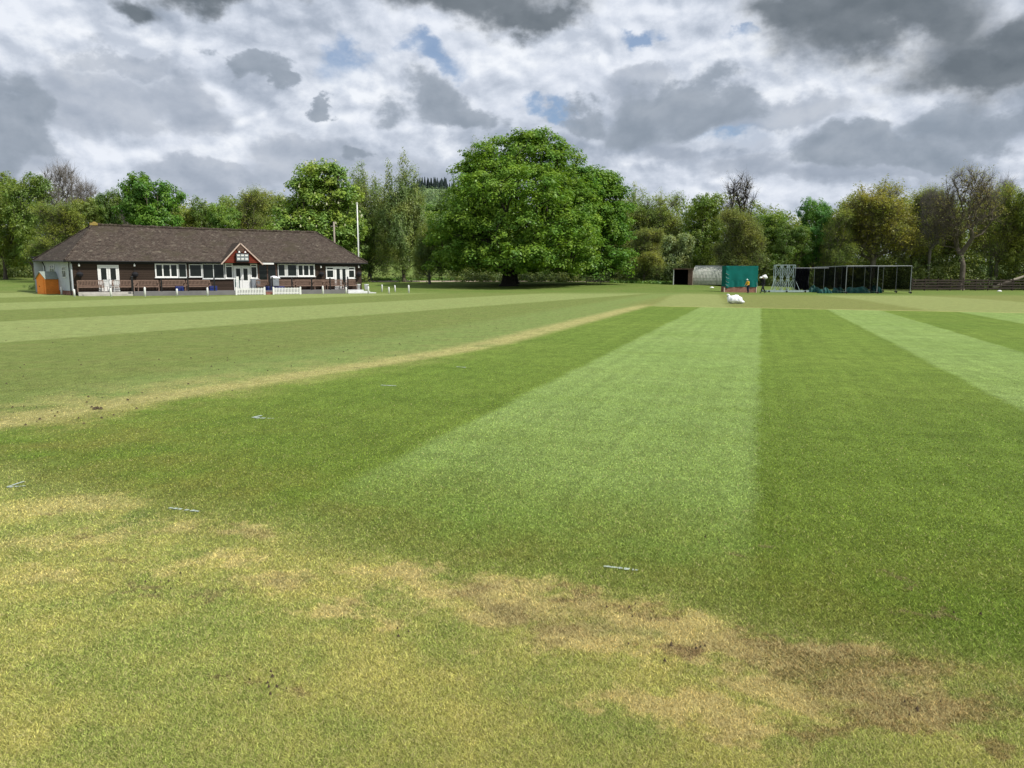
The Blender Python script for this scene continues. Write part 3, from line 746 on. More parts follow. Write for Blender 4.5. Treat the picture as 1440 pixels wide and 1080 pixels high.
b,lb=hero_lobes(455,92,[(452,290,36,40,0),(425,315,26,30,0),(480,315,24,30,0),(450,258,26,24,0),(428,282,20,20,-1),(476,278,20,20,0),(462,245,14,13,0),(448,330,40,25,-1),(436,262,14,14,0),(415,335,18,20,-2),(490,340,14,22,0)])
ch3=make_tree('horse_chestnut_tree',33,lb,200,30,.30,.7,3.0,.4,M['leafbig'],M['bark'],shell=.6,bf=.35,flat=.62,r_tip=.02,fill=260,minr=.02,upb=.8,wid=.6,leafshell=.5,tuft=(120,.7,1.3,10))
ch3.location=b; tag(ch3,'pale yellow-green chestnut in flower behind the right end of the pavilion','tree'); setcol(ch3,(.112,.165,.040))
# flower candles
def candles(root,lobes,n,seed,h=.34):
    rs=np.random.default_rng(seed); p,d=sample_lobes(lobes,n,rs,.98); mb=MB()
    for q,dd in zip(p,d):
        if dd[2]<-.1 : continue
        q=q+dd*.55
        s=h*rs.uniform(.7,1.2); mb.lathe([(.03,0),(.10,s*.2),(.07,s*.6),(.015,s)],5,tuple(q))
    o=mb.build('blossom',M['blossom'],root); return o
M['blossom']=mat_simple('cream_blossom',(.55,.55,.36),.9,.1,6)
candles(ch3,lb,260,5)

# far wood, undergrowth
def mass(name,label,cat,centres,nl,L,rc,flat,mat,col,seed,trunks=None,upb=.5,wid=.6):
    rs=np.random.default_rng(seed); C=np.array(centres); out=np.zeros_like(C); out[:,2]=.6; out[:,1]=-.5
    V,r=leaves_at(C,nl,rc if np.isscalar(rc) else np.array(rc),L,out,flat,rs,upb,.3,wid)
    me=np_mesh(name,V,4,r); o=link(name,me,mat); o.color=tuple(col)+(1,); tag(o,label,cat,kind='stuff'); return o
rs=random.Random(41)
C=[]
for k in range(210):
    px=-140+1720*(k+rs.random())/210
    if 596<px<640: continue
    D=rs.uniform(126,160)
    if 498<px<598: continue
    hmax=272 if px<640 else 276
    yt=rs.uniform(hmax-8,hmax+26)
    if px<90: yt-=20
    if 505<px<596: yt-=12
    if 235<px<300: yt+=6
    if 1045<px<1130: yt+=12
    b_=at(px,D); H=P(px,yt,D).z-b_.z
    for j in range(24): C.append((b_.x+rs.uniform(-3,3),b_.y+rs.uniform(-2,2),b_.z+rs.uniform(.1,4.5)))
    for j in range(60):
        f=rs.random(); a=rs.uniform(0,2*PI); rr=rs.uniform(1.2,4.2)*math.sqrt(max(.05,math.sin(PI*min(.97,f*.8+.15))))
        C.append((b_.x+rr*math.cos(a),b_.y+rr*math.sin(a),b_.z+.5+f*(H-1.2)))
mass('far_wood','dense mass of woodland filling in behind the separate trees','wood',C,34,.42,1.25,.9,M['leaf'],(.100,.125,.034),8)
C=[]
for k in range(1500):
    px=rs.uniform(-150,1560); D=rs.uniform(113,124)
    if px<500: D=rs.uniform(118,128)
    if 505<px<640 and rs.random()<.93: continue
    if px>1270: D=rs.uniform(112,120)
    b_=at(px,D); big=rs.random()
    hh=(1.4+2.8*big) if (px>850 or px<100) else .5+1.6*big
    if px>1270: hh*=1.25
    for j in range(3): C.append((b_.x+rs.uniform(-1,1),b_.y+rs.uniform(-.8,.8),b_.z+rs.uniform(.1,1)*hh))
mass('undergrowth','dark scrub and brambles along the foot of the trees','undergrowth',C,34,.24,.7,.8,M['leaf'],(.062,.082,.026),9)
C=[]
for k in range(1600):
    px=rs.uniform(490,1030); D=rs.uniform(119.5,122) if px<860 else rs.uniform(111.5,114.5)
    if px>938 and rs.random()<.3: continue
    b_=at(px,D); C.append((b_.x,b_.y,b_.z+rs.uniform(.0,.25)))
mass('long_grass','strip of uncut long grass and nettles along the far edge of the field','long grass',C,22,.30,.45,.7,M['leaf'],(.075,.135,.030),10,upb=.0,wid=.25)
# distant hill woods: broadleaf belt and conifers on the crest
C=[];rr_=[]
for k in range(260):
    px=rs.uniform(540,690); D=rs.uniform(720,800); x=(px-720)/1090*D; C.append((x,D,hillz(x,D)+rs.uniform(1,9)))
mass('hill_wood','dark broadleaf wood on the distant hillside','wood',C,40,1.5,4.5,.9,M['leaf'],(.048,.070,.040),11)
V=[]
mbc=MB()
for k in range(260):
    px=rs.uniform(500,700); D=rs.uniform(930,980); x=(px-720)/1090*D; z=hillz(x,D); h=rs.uniform(9,17)
    for q in range(4):
        z0=z+h*q*.22; mbc.lathe([(h*.19*(1-q*.2),z0),(h*.02,z0+h*.38)],6,(x,D,0))
M['conifer']=mat_simple('conifer_dark',(.018,.030,.028),.95,.4,.3)
o=mbc.build('conifer_wood',M['conifer']); tag(o,'blue-black conifers along the crest of the distant hill','wood',kind='stuff')
C=[]
for k in range(50):
    px=rs.uniform(480,660); D=rs.uniform(255,300); b_=at(px,D)
    for j in range(26): C.append((b_.x+rs.uniform(-4,4),b_.y,b_.z+rs.uniform(.3,13)))
mass('hedgerow','hedgerow trees at the far side of the meadow','hedge',C,30,.6,1.6,.9,M['leaf'],(.06,.085,.03),12)
# fallen trunk on the right
mb=MB(); a=at(1398,110.5); mb.tube([(0,0,.35),(2,0,1.15),(4.2,.2,1.9),(6.5,.3,2.7)],[.26,.22,.17,.1],8)
r=empty('fallen_trunk',a,0,'pale fallen tree trunk leaning behind the fence at the right','tree trunk'); mb.build('trunk',M['greywood'],r,True)
mb=MB(); mb.tube([(4.2,.2,1.9),(4.9,-.4,2.6),(5.6,-.6,3.0)],[.09,.06,.03],6); mb.build('branch',M['greywood'],r,True)

# ================================================================ PAVILION
PA=R(31); L0=Vector((-34.75,61.2,0)); F_=Vector((math.cos(PA),math.sin(PA),0)); N_=Vector((-math.sin(PA),math.cos(PA),0))
LEN=23.9
def W(x,y=0,z=0): return L0+F_*x+N_*y+Vector((0,0,z))
def T(px,yo=0.0):
    ue=(px-720)/1090; a=L0+N_*yo
    return (ue*a.y-a.x)/(F_.x-ue*F_.y)
def Z(px,py,yo=0.0):
    w=W(T(px,yo),yo); return P(px,py,w.y).z
pav=empty('cricket_pavilion',L0,PA,'long low cricket pavilion with a hipped old tile roof and dark boarded walls','pavilion')
mb=MB()
mb.box(0,LEN,0,.2,.0,2.86); mb.box(LEN-.2,LEN,.2,10,.0,2.86); mb.box(-1.8,LEN,9.8,10,.0,2.86)
mb.build('wall',M['board'],pav)
mb=MB(); A0=Vector((-.02,-.02)); B0=Vector((-1.92,9.9))
mb.poly([(A0.x,A0.y,.42),(A0.x,A0.y,2.9),(B0.x,B0.y,3.05),(B0.x,B0.y,.42)]); mb.poly([(A0.x+.1,A0.y,.42),(A0.x+.1,A0.y,2.9),(A0.x,A0.y,2.9),(A0.x,A0.y,.42)])
mb.poly([(A0.x+.12,A0.y,.42),(B0.x+.12,B0.y,.42),(B0.x+.12,B0.y,3.0),(A0.x+.12,A0.y,2.88)])
o=mb.build('wall',M['sidewall'],pav); o['label']='pale rendered end wall'
mb=MB(); mb.poly([(.03,-.0,-.1),(.03,-.0,.42),(-1.87,9.9,.42),(-1.87,9.9,-.1)]); mb.build('plinth',M['brick'],pav)
mb=MB().box(-2.6,3,10.2,13.6,0,3.15); o=mb.build('wall',M['sidewall'],pav); o['label']='pale flat-roofed extension behind the end wall'
mb=MB().box(-2.75,3.1,10.25,13.7,3.152,3.3); mb.build('flat_roof',M['black'],pav)
# roof: gently sagging sheets
def roof_pt(a,b,u): return Vector(a).lerp(Vector(b),u)
A=(-.4,-.33,2.80);B=(LEN+.5,-.33,2.84);C_=(LEN+.5,10.5,2.82);D_=(-2.6,10.3,3.0);E_=(1.94,5,5.90);F2=(21.25,5,5.80)
mb=MB()
def patch(a,b,c,d,nu,nv,sag=.035):
    g=[]
    for j in range(nv+1):
        row=[]
        for i in range(nu+1):
            p=Vector(a).lerp(Vector(b),i/nu).lerp(Vector(d).lerp(Vector(c),i/nu),j/nv)
            p.z+=-sag*math.sin(PI*i/nu)*math.sin(PI*(j/nv)*.5+.3)+.012*math.sin(i*2.3+j*1.7)*(0<i<nu)*(0<j<nv)
            row.append(p)
        g.append(row)
    for j in range(nv):
        for i in range(nu): mb.poly([g[j][i],g[j][i+1],g[j+1][i+1],g[j+1][i]])
patch(A,B,F2,E_,40,10,.06); patch(C_,D_,E_,F2,30,6,.03)
mb.poly([D_,A,E_]); mb.poly([B,C_,F2])
lo=[Vector(q)-Vector((0,0,.09)) for q in (A,B,C_,D_)]
for i,(p,q) in enumerate(((A,B),(B,C_),(C_,D_),(D_,A))):
    mb.poly([lo[i],lo[(i+1)%4],q,p])
mb.poly([lo[3],lo[2],lo[1],lo[0]])
roof=mb.build('roof',M['roof'],pav)
mb=MB()
def ridge(a,b,n,r=.12):
    a,b=Vector(a),Vector(b)
    for i in range(n):
        p=a.lerp(b,i/n); q=a.lerp(b,(i+.93)/n); o=Vector((0,0,.02+.02*math.sin(i*1.9)-.05*math.sin(PI*i/n)))
        mb.tube([p+o,q+o],[r,r*.92],7)
ridge(E_,F2,60); ridge(A,E_,16,.09); ridge(B,F2,16,.09); ridge(D_,E_,18,.09)
mb.build('ridge_tile',M['roof'],roof)
mb=MB().box(1.75,2.35,4.8,5.2,5.85,6.06); mb.lathe([(.2,0),(.15,.12),(.03,.16)],6,(2.1,5,6.0)); o=mb.build('ridge_end',mat_simple('mossy_ochre',(.28,.21,.06),.95,.3,8),roof)
mb=MB(); gx0,gx1=T(313,-.6),T(368.5,-.6)
for x0,x1 in ((-.5,gx0-.1),(gx1+.1,LEN+.5)): mb.tube([(x0,-.39,2.73),(x1,-.39,2.75)],.05,6)
mb.tube([(-.45,-.35,2.72),(-2.65,10.2,2.9)],.055,6)
mb.build('gutter',M['black'],pav)
for (pa) in ([(-.12,-.12,2.66),(-.14,.1,2.4),(-.12,.1,.05)],[(-1.95,9.0,2.86),(-1.78,8.6,2.4),(-1.78,8.6,.05)]):
    MB().tube(pa,.045,6).build('drainpipe',M['black'],pav)
MB().box(0,LEN,-.03,.0-.002,2.56,2.70).build('fascia',M['black'],pav)
# gable
ga=T(340,-.75); gz=Z(340,340.5,-.75); gb=2.72; hw=(gx1-gx0)/2
gc=(gx0+gx1)/2
mb=MB(); yb=-.75
mb.poly([(gx0+.1,yb,gb),(gx1-.1,yb,gb),(ga,yb,gz-.12)]); mb.poly([(gx1-.1,yb+.12,gb),(gx0+.1,yb+.12,gb),(ga,yb+.12,gz-.12)])
mb.poly([(gx0+.1,yb,gb),(gx0+.1,yb+.12,gb),(gx1-.1,yb+.12,gb),(gx1-.1,yb,gb)])
gab=mb.build('gable',M['redboard'],pav)
ybk=(gz-2.8)*5.5/3.05-.5
mb=MB()
for sx,x in ((1,gx0),(-1,gx1)):
    a=(x-sx*.12,yb-.1,gb-.08);b_=(ga,yb-.1,gz);c=(ga,ybk,gz);d=(x-sx*.12,-.35,gb-.02)
    mb.poly([a,b_,c,d] if sx<0 else [d,c,b_,a]); 
    mb.poly([tuple(Vector(q)-Vector((0,0,.06))) for q in ([a,b_,c,d] if sx>0 else [d,c,b_,a])])
mb.build('gable_roof',M['roof'],pav)
mb=MB()
for x in (gx0-.12,gx1+.12):
    a=Vector((x,yb-.12,gb-.1)); b_=Vector((ga,yb-.12,gz-.02)); d=(b_-a).normalized(); n=Vector((-d.z,0,d.x)); n=n if n.z<0 else -n
    for k in (0,): 
        q=[a,b_,b_+n*.1,a+n*.1]; mb.poly(q); mb.poly([v+Vector((0,.03,0)) for v in reversed(q)]); mb.poly([a,a+Vector((0,.03,0)),b_+Vector((0,.03,0)),b_])
mb.build('bargeboard',M['trim'],gab)
mb=MB(); mb.lathe([(.30,0),(.34,.03),(.30,.06)],18); 
for v in range(len(mb.v)):
    x,y,z=mb.v[v]; mb.v[v]=(ga+x,yb-.01-z,Z(340,350,-.75)+y)
mb.build('wreath',M['rust'],gab)
sb0,sb1=T(333,-.9),T(351.5,-.9); z0,z1=Z(340,369,-.9),Z(340,356,-.9)
sb=MB().box(sb0,sb1,-.98,-.77,z0,z1).build('scoreboard',M['black'],pav,bevel=.01)
wq=(sb1-sb0-.16)/3
for k in range(3):
    xa=sb0+.06+k*(wq+.02)
    MB().box(xa,xa+wq,-1.0,-.982,z0+.14,z1-.06).build('score_panel',M['grey'],sb)
    zz=(z1-z0)
    for a_,b_ in ((.70,.83),(.30,.45)): MB().box(xa+.04,xa+wq-.04,-1.012,-1.002,z0+zz*a_,z0+zz*b_).build('number_plate',M['white'],sb)
for x in (sb0+.3,sb1-.3): MB().lathe([(.10,-.06),(.03,.08)],8,(x,-.95,z1+.1)).build('floodlight',M['white'],sb)
# windows and doors
def win(x0,x1,z0,z1,nm='window',cols=3,fr=.085,y=-.03,transom=None,mat='white',sill=True,xs=None,curt=False):
    mb=MB(); mb.box(x0,x1,y-.03,y+.02,z0,z0+fr); mb.box(x0,x1,y-.03,y+.02,z1-fr,z1)
    xs=xs or [x0+(x1-x0)*i/cols for i in range(cols+1)]
    for i,x in enumerate(xs):
        a=x if i==0 else (x-fr if i==len(xs)-1 else x-fr/2)
        mb.box(a,a+fr,y-.03,y+.02,z0+fr,z1-fr)
    if transom: 
        for i in range(len(xs)-1): mb.box(xs[i]+(fr if i==0 else fr/2),xs[i+1]-(fr if i==len(xs)-2 else fr/2),y-.028,y+.02,transom-fr/2,transom+fr/2)
    if sill: mb.box(x0-.05,x1+.05,y-.10,y+.0-.032,z0-.05,z0+.01)
    w_=mb.build(nm,M[mat],pav)
    MB().box(x0+fr*.5,x1-fr*.5,y+.0,y+.012,z0+fr*.5,z1-fr*.5).build('pane',M['glass'],w_)
    return w_
def door2(x0,x1,z0,z1,y=-.035,glz=.45,glt=.92):
    mb=MB(); fr=.09
    mb.box(x0,x0+fr,y-.03,y+.03,z0,z1); mb.box(x1-fr,x1,y-.03,y+.03,z0,z1); mb.box(x0+fr,x1-fr,y-.03,y+.03,z1-fr,z1)
    f_=mb.build('door_frame',M['white'],pav); xm=(x0+x1)/2
    for a,b in ((x0+fr+.005,xm-.008),(xm+.008,x1-fr-.005)):
        w=b-a; h=z1-fr-z0; st=.20*w; d=MB(); ya=y-.012
        d.box(a,b,ya,y+.02,z0+.02,z0+h*glz); d.box(a,a+st,ya,y+.02,z0+h*glz,z1-fr-.01); d.box(b-st,b,ya,y+.02,z0+h*glz,z1-fr-.01); d.box(a+st,b-st,ya,y+.02,z0+h*glt,z1-fr-.01)
        dd=d.build('door',M['white'],pav)
        MB().box(a+st,b-st,y+.0,y+.012,z0+h*glz,z0+h*glt).build('pane',M['glass'],dd)
        hx=b-.06 if a<xm-.1 and b<xm+.1 else a+.06
        MB().tube([(hx,ya-.05,z0+h*.44),(hx,ya-.05,z0+h*.50)],.015,5).build('handle',M['steel'],dd)
TZ0=.36
door2(T(138),T(168),TZ0,Z(150,372.6))
win(T(218.7),T(251),Z(235,390.2),Z(235,370.8),cols=3,fr=.10)
win(T(251.5),T(263),Z(257,390.2),Z(257,370.8),cols=1,mat='greyframe' if 'greyframe' in M else 'white_old',fr=.05)  # dark pane stands in for the shade of the open bay
win(T(266.5),T(284.6),Z(275,389.6),Z(275,371.5),cols=1,mat='white_old',fr=.07)
win(T(285),T(316),Z(300,392),Z(300,371),cols=2,mat='white_old',fr=.06)  # dark panes on the wall paint the shade of the recessed veranda openings
win(T(317),T(328),Z(322,391.6),Z(322,370.5),cols=1,transom=Z(322,374.5),fr=.09,y=-.04)
door2(T(328.6),T(352),TZ0,Z(340,373.6),y=-.05,glz=.42)
win(T(352.5),T(362.3),Z(357,391.4),Z(357,371),cols=1,transom=Z(357,375),fr=.09,y=-.04)
win(T(363),T(389.5),TZ0+.5,Z(376,371.5),cols=2,mat='rust',fr=.10,sill=False)  # no real window: dark glass sheet paints the shade inside the open veranda
w_=win(T(391),T(418),Z(405,388.8),Z(405,371.4),cols=2,mat='white_old',fr=.07)
MB().box(T(400.5),T(405),-.055,-.045,Z(405,388),Z(405,372.2)).build('curtain',M['curtain'],w_)
win(T(418.5),T(443),Z(430,388.8),Z(430,371.6),cols=3,fr=.11)
win(T(458.5),T(470),Z(465,391.4),Z(465,375),cols=1,transom=Z(465,379.4),fr=.10)
door2(T(470.3),T(489),TZ0,Z(480,375),glz=.2,glt=.95)
win(T(489.3),T(499.3),Z(494,391.4),Z(494,375.3),cols=1,transom=Z(494,379.6),fr=.10)
MB().box(T(368.5,-.6),T(386,-.6),-.62,-.5,2.60,2.74).build('fascia',M['white'],pav)
# grey vertical boards under the veranda openings
# end wall windows
def endM(w,z): # local matrix on end wall
    a=math.atan2(-1.9,9.92); return Matrix.Translation((-1.92*w/9.92-.02,w,z))@Matrix.Rotation(math.atan2(9.92,-1.9),4,'Z')
for w,wd,zb,zt in ((2.2,1.15,1.45,2.35),(6.2,1.7,1.75,2.55)):
    Mx=endM(w,0); mb=MB(); h=wd/2
    for (x0,x1,a,b) in ((-h,h,zb,zb+.07),(-h,h,zt-.07,zt),(-h,-h+.07,zb+.07,zt-.07),(h-.07,h,zb+.07,zt-.07),(-.04,.04,zb+.07,zt-.07),(-h+.07,-.04,zt-.32,zt-.27),(.04,h-.07,zt-.32,zt-.27)): mb.box(x0,x1,.0,.05,a,b,Mx)
    w_=mb.build('window',M['white_old'],pav); MB().box(-h+.03,h-.03,.012,.02,zb+.03,zt-.03,Mx).build('pane',M['glass'],w_)
# lanterns and wreath-like baskets
for px in (112.6,190.4,452,505):
    x=T(px,-.2); z=Z(px,372 if px<300 else 374.5,-.2)
    mb=MB(); mb.tube([(x,-.0,z+.05),(x,-.16,z+.08),(x,-.18,z)],.018,5); mb.lathe([(.02,.06),(.07,.0),(.075,-.12),(.03,-.16)],8,(x,-.18,z)); mb.build('wall_lamp',M['white'],pav)
    z2=Z(px,386 if px<300 else 385.5,-.2)
    mb=MB(); mb.tube([(x,-.0,z2+.42),(x,-.22,z2+.42)],.015,5); mb.lathe([(.03,-.26),(.2,-.12),(.26,.02),(.2,.14),(.06,.2)],10,(x,-.25,z2))
    for q in range(3): mb.tube([(x,-.22,z2+.42),(x+.22*math.cos(q*2.1),-.25+.22*math.sin(q*2.1),z2)],.006,3)
    mb.build('hanging_basket',M['blackcloth'],pav)
# chimney / flue on the far slope
x=T(470,6.8); fl=MB().box(x-.2,x+.2,6.6,7.0,3.6,Z(470,344,6.8)); fl.build('chimney',M['brick'],roof)
# ---- terrace
mb=MB(); xa=T(187,-2.2)
mb.box(xa,T(489,-2.2),-2.2,-.04,-.1,TZ0); 
o=mb.build('terrace',M['terrace']); o.location=L0; o.rotation_euler=(0,0,PA); o['kind']='structure'
mb=MB(); xs=T(109,-1.7)
mb.box(xs,xa-.01,-1.75,-.04,-.1,TZ0-.02); dk=empty('timber_deck',L0,PA,'pale timber deck with a step outside the left double doors','deck'); mb.build('platform',M['deck'],dk)
MB().box(xs+.3,xa-.01,-2.1,-1.752,-.1,.19).build('step',M['deck'],dk)
st=empty('wide_steps',L0,PA,'three pale wide steps at the right end of the terrace','steps')
for k in range(3):
    MB().box(T(489,-2.2)+.01,T(505,-2)+.55+.5*k,-1.6-.3*k,-.04-.003*k,-.1,TZ0-.03-.12*k).build('step',M['white_old'] if k<3 else M['deck'],st)
bs=empty('brick_steps',L0,PA,'small red-brick steps between the two white picket fences','steps')
x0,x1=T(373,-2.5),T(383,-2.5)
MB().box(x0,x1,-2.55,-2.202,-.1,.24).build('step',M['brick'],bs); MB().box(x0-.05,x1+.05,-2.9,-2.552,-.1,.12).build('step',M['brick'],bs)
# ---- flagpole, utility pole
g=Vector((-14.6,79,0)); 
def pole_at(px,D,ytop,r0,r1,mat,name,label,cat,extra=None):
    b=at(px,D); zt=P(px,ytop,D).z-b.z; r=empty(name,b,0,label,cat)
    MB().tube([(0,0,-.1),(0,0,zt*.5),(0,0,zt)],[r0,(r0+r1)/2,r1],10).build('pole',mat,r,True)
    return r,zt
r,zt=pole_at(505,74.5,287,.07,.045,M['white'],'flagpole','tall white flagpole at the right end of the pavilion','flagpole')
MB().lathe([(.02,0),(.08,.04),(.08,.1),(.01,.15)],10,(0,0,zt)).build('finial',M['white'],r,True)
MB().tube([(.09,0,1.2),(.13,0,zt*.5),(.07,0,zt-.05)],.006,4).build('halyard',M['white_old'],r)
r,zt=pole_at(472,84,312,.11,.09,M['greywood'],'utility_pole','thin grey pole rising behind the right slope of the pavilion roof','pole')
MB().box(-.35,.35,-.04,.04,zt-.5,zt-.42).build('crossarm',M['greywood'],r)

# ---- benches
def bench(name,L,label,cat='bench',mat='benchwood'):
    r=empty(name,(0,0,0),0,label,cat); h=L/2; m=M[mat]
    mb=MB()
    for k in range(5): mb.box(-h+.03,h-.03,-.48+.09*k,-.41+.09*k,.40,.43)
    mb.build('seat',m,r)
    mb=MB(); mb.box(-h+.06,h-.06,-.045,-.005,.82,.90); mb.box(-h+.06,h-.06,-.04,-.008,.47,.52)
    n=int(L/.11)
    for k in range(n):
        x=-h+.1+(L-.2)*k/(n-1); mb.box(x-.025,x+.025,-.035,-.013,.52,.82)
    mb.build('backrest',m,r)
    for sx in (-h,h-.06):
        MB().box(sx,sx+.06,-.52,-.46,0,.64).build('leg',m,r); MB().box(sx,sx+.06,-.05,.01,0,.88).build('leg',m,r)
        MB().box(sx-.01,sx+.07,-.55,-.052,.642,.675).build('armrest',m,r)
    MB().box(-h+.06,h-.06,-.5,-.46,.32,.39).build('rail',m,r)
    return r
bp=bench('garden_bench',1.9,'x')
BN=[(127,'slatted wooden bench left of the white double doors, leftmost on the terrace'),(175.5,'slatted wooden bench just right of the left white double doors'),(205,'slatted wooden bench below the hanging basket, before the three-pane window'),(243,'slatted wooden bench with a blue box in front, under the three-pane window'),(279,'slatted wooden bench under the grey-framed veranda openings'),(369,'pale slatted bench immediately right of the entrance doors'),(401,'slatted wooden bench under the window with a pale curtain'),(427,'slatted wooden bench under the white three-pane window on the right'),(448,'slatted wooden bench below the dark wall between right window and french doors'),(469,'slatted wooden bench in front of the french doors'),(493,'short slatted bench at the right end of the terrace')]
for i,(px,lab) in enumerate(BN):
    x=T(px,-.5); wx=W(x,-.28,TZ0+.001)
    if i==0: o=bp; o.location=wx; o.rotation_euler=(0,0,PA); o['label']=lab; o['group']='benches along the pavilion terrace'
    else: o=dup(bp,wx,PA,None,lab,'benches along the pavilion terrace')
    if px==493: o.scale=(.55,1,1)
    if px in(448,): o.scale=(.8,1,1)
    if px==369: o.scale=(.55,1,1)
# chairs on the deck
def chair(label):
    r=empty('patio_chair',(0,0,0),0,label,'chair','patio chairs on the deck'); m=M['white_old']
    MB().box(-.23,.23,-.23,.22,.42,.45).build('seat',m,r)
    mb=MB(); mb.tube([(-.22,.22,.45),(-.22,.30,.95),(.22,.30,.95),(.22,.22,.45)],.018,6)
    for k in range(5): mb.box(-.16+.08*k-.02,-.16+.08*k+.02,.25,.262,.50,.93)
    mb.build('backrest',m,r)
    for x in (-.21,.21):
        for y in (-.21,.21): MB().tube([(x,y,.43),(x*1.1,y*1.1,0)],.016,6).build('leg',m,r)
    return r
c=chair('white metal chair on the deck, left one of the pair before the double doors'); c.location=W(T(152,-1.0),-1.0,TZ0-.02); c.rotation_euler=(0,0,PA+2.6)
dup(c,W(T(160,-1.2),-1.2,TZ0-.02),PA-2.4,None,'white metal chair on the deck, right one of the pair before the double doors')
# black posts along the terrace edge
proto=None
for i,(px,hh,lab) in enumerate([(185.5,1.15,'thick black post at the left corner of the grey terrace'),(226.5,1.0,'black post in front of the three-pane window'),(264,1.1,'black post in front of the grey-framed window'),(301,1.0,'black post just left of the entrance porch'),(379.5,1.2,'left black post of the pair beside the grey bin'),(382.8,1.1,'right black post of the pair beside the grey bin'),(410.3,1.0,'black post between the curtain window and the three-pane window'),(438,1.0,'black post below the right edge of the white three-pane window'),(464,1.0,'black post in front of the left half of the french doors'),(485,1.15,'left black post of the pair in front of the french doors'),(489,1.1,'right black post of the pair at the terrace end')]):
    loc=W(T(px,-2.05),-2.05,TZ0)
    if not proto:
        r=empty('black_post',loc,PA,lab,'post','black posts along the terrace edge'); proto=r
        MB().box(-.05,.05,-.05,.05,0,1.0).build('shaft',M['black'],r,bevel=.008); MB().lathe([(.06,1.0),(.065,1.03),(.03,1.07),(.005,1.08)],8).build('cap',M['black'],r)
        r.scale=(1.6,1,hh)
    else: dup(proto,loc,PA,(1,1,hh),lab)
# rope rail between posts? the photograph shows none
# picket fences
def picket(pxa,pxb,label):
    a=W(T(pxa,-3.1),-3.1); b=W(T(pxb,-3.1),-3.1); L=(b-a).length
    r=empty('picket_fence',a,PA,label,'fence'); h=.62
    for z in (.12,.46): MB().box(0,L,.02,.05,z,z+.07).build('rail',M['white'],r)
    n=int(L/.125)
    for k in range(n+1):
        x=L*k/n; big=k in(0,n); w=.06 if big else .035
        if big: MB().box(x-w,x+w,-.02,.09,0,h+.05).build('post',M['white'],r)
        else:
            m_=MB(); y0,y1=0,.018; m_.poly([(x-w,y0,.04),(x+w,y0,.04),(x+w,y0,h-.05),(x,y0,h),(x-w,y0,h-.05)]); m_.poly([(x-w,y1,h-.05),(x,y1,h),(x+w,y1,h-.05),(x+w,y1,.04),(x-w,y1,.04)])
            m_.poly([(x-w,y0,.04),(x-w,y0,h-.05),(x-w,y1,h-.05),(x-w,y1,.04)]); m_.poly([(x+w,y1,.04),(x+w,y1,h-.05),(x+w,y0,h-.05),(x+w,y0,.04)])
            m_.build('picket',M['white'],r)
picket(331.5,371.5,'low white picket fence in front of the entrance doors'); picket(384,422,'low white picket fence right of the brick steps')
# boundary posts
proto=None
WP=[(70,415.3,'white post in front of the orange shed'),(87,415.9,'white post just right of the orange shed'),(105,418,'white post at the left corner of the pavilion'),(156.5,418,'white post in front of the white double doors'),(204,417.5,'white post before the black corner post of the terrace'),(249,416.8,'white post before the three-pane window'),(292,416.2,'white post before the veranda openings'),(454.5,414.2,'white post left of the french doors'),(487,413.3,'white post at the corner where the wide steps begin'),(518,413.3,'white post in front of the wide pale steps'),(537,410.6,'white post on the grass just right of the pavilion, farther back'),(547,413.2,'white post on the grass, nearer one beside the pavilion end'),(555.6,411,'white post on the grass, back one of the loose group of four'),(575,412,'white post on the grass farthest right towards the chestnut')]
for i,(px,py,lab) in enumerate(WP):
    g=G(px,py)
    if not proto:
        r=empty('boundary_post',g,0,lab,'post','short white boundary posts'); proto=r
        MB().lathe([(.075,-.05),(.075,.60),(.06,.64)],10).build('shaft',M['white'],r,True); MB().lathe([(.06,.642),(.03,.67),(.0,.675)],10).build('cap',M['white'],r,True)
    else:
        o=dup(proto,g,0,None,lab); o.scale=(1,1,1.02+.12*math.sin(i*2.1)); o.rotation_euler=(.02*math.sin(i*3),.03*math.cos(i*5),0)
# orange shed
g=G(65.5,415.6); s=empty('tool_shed',g,R(60),'small orange wooden shed with a felt roof at the left end of the pavilion','shed')
w,d,h,hp=1.15,1.3,1.42,1.92   # local x = long side (to the right/back), y = left/back
mb=MB(); mb.box(0,w,0,d,0,h); mb.poly([(0,0,h),(0,d/2,hp-.03),(0,d,h)]); mb.poly([(w,d,h),(w,d/2,hp-.03),(w,0,h)]); mb.build('wall',M['orange'],s)
mb=MB(); t_=.05
for sy in (0,1):
    y0=-.12 if sy==0 else d+.12; zz=h-.09
    a,b_,c,e=(-.1,y0,zz),(w+.1,y0,zz),(w+.1,d/2,hp),(-.1,d/2,hp); q=[a,b_,c,e]; mb.poly(q if sy==0 else q[::-1]); mb.poly([tuple(Vector(k)+Vector((0,0,t_))) for k in (q if sy==0 else q[::-1])])
    mb.poly([a,b_,tuple(Vector(b_)+Vector((0,0,t_))),tuple(Vector(a)+Vector((0,0,t_)))])
    for x in (-.1,w+.1): mb.poly([(x,y0,zz),(x,d/2,hp),(x,d/2,hp+t_),(x,y0,zz+t_)])
mb.build('roof',M['felt'],s)
mb=MB(); mb.box(-.025,-.003,.25,.95,.08,1.32); dd=mb.build('door',M['orange'],s); MB().box(-.05,-.026,.85,.9,.7,.8).build('latch',M['black'],dd)
mb=MB(); mb.box(-.02,.05,-.02,.05,0,h-.02); mb.box(w-.05,w+.02,-.02,.05,0,h-.02); mb.build('corner_trim',M['orange'],s)
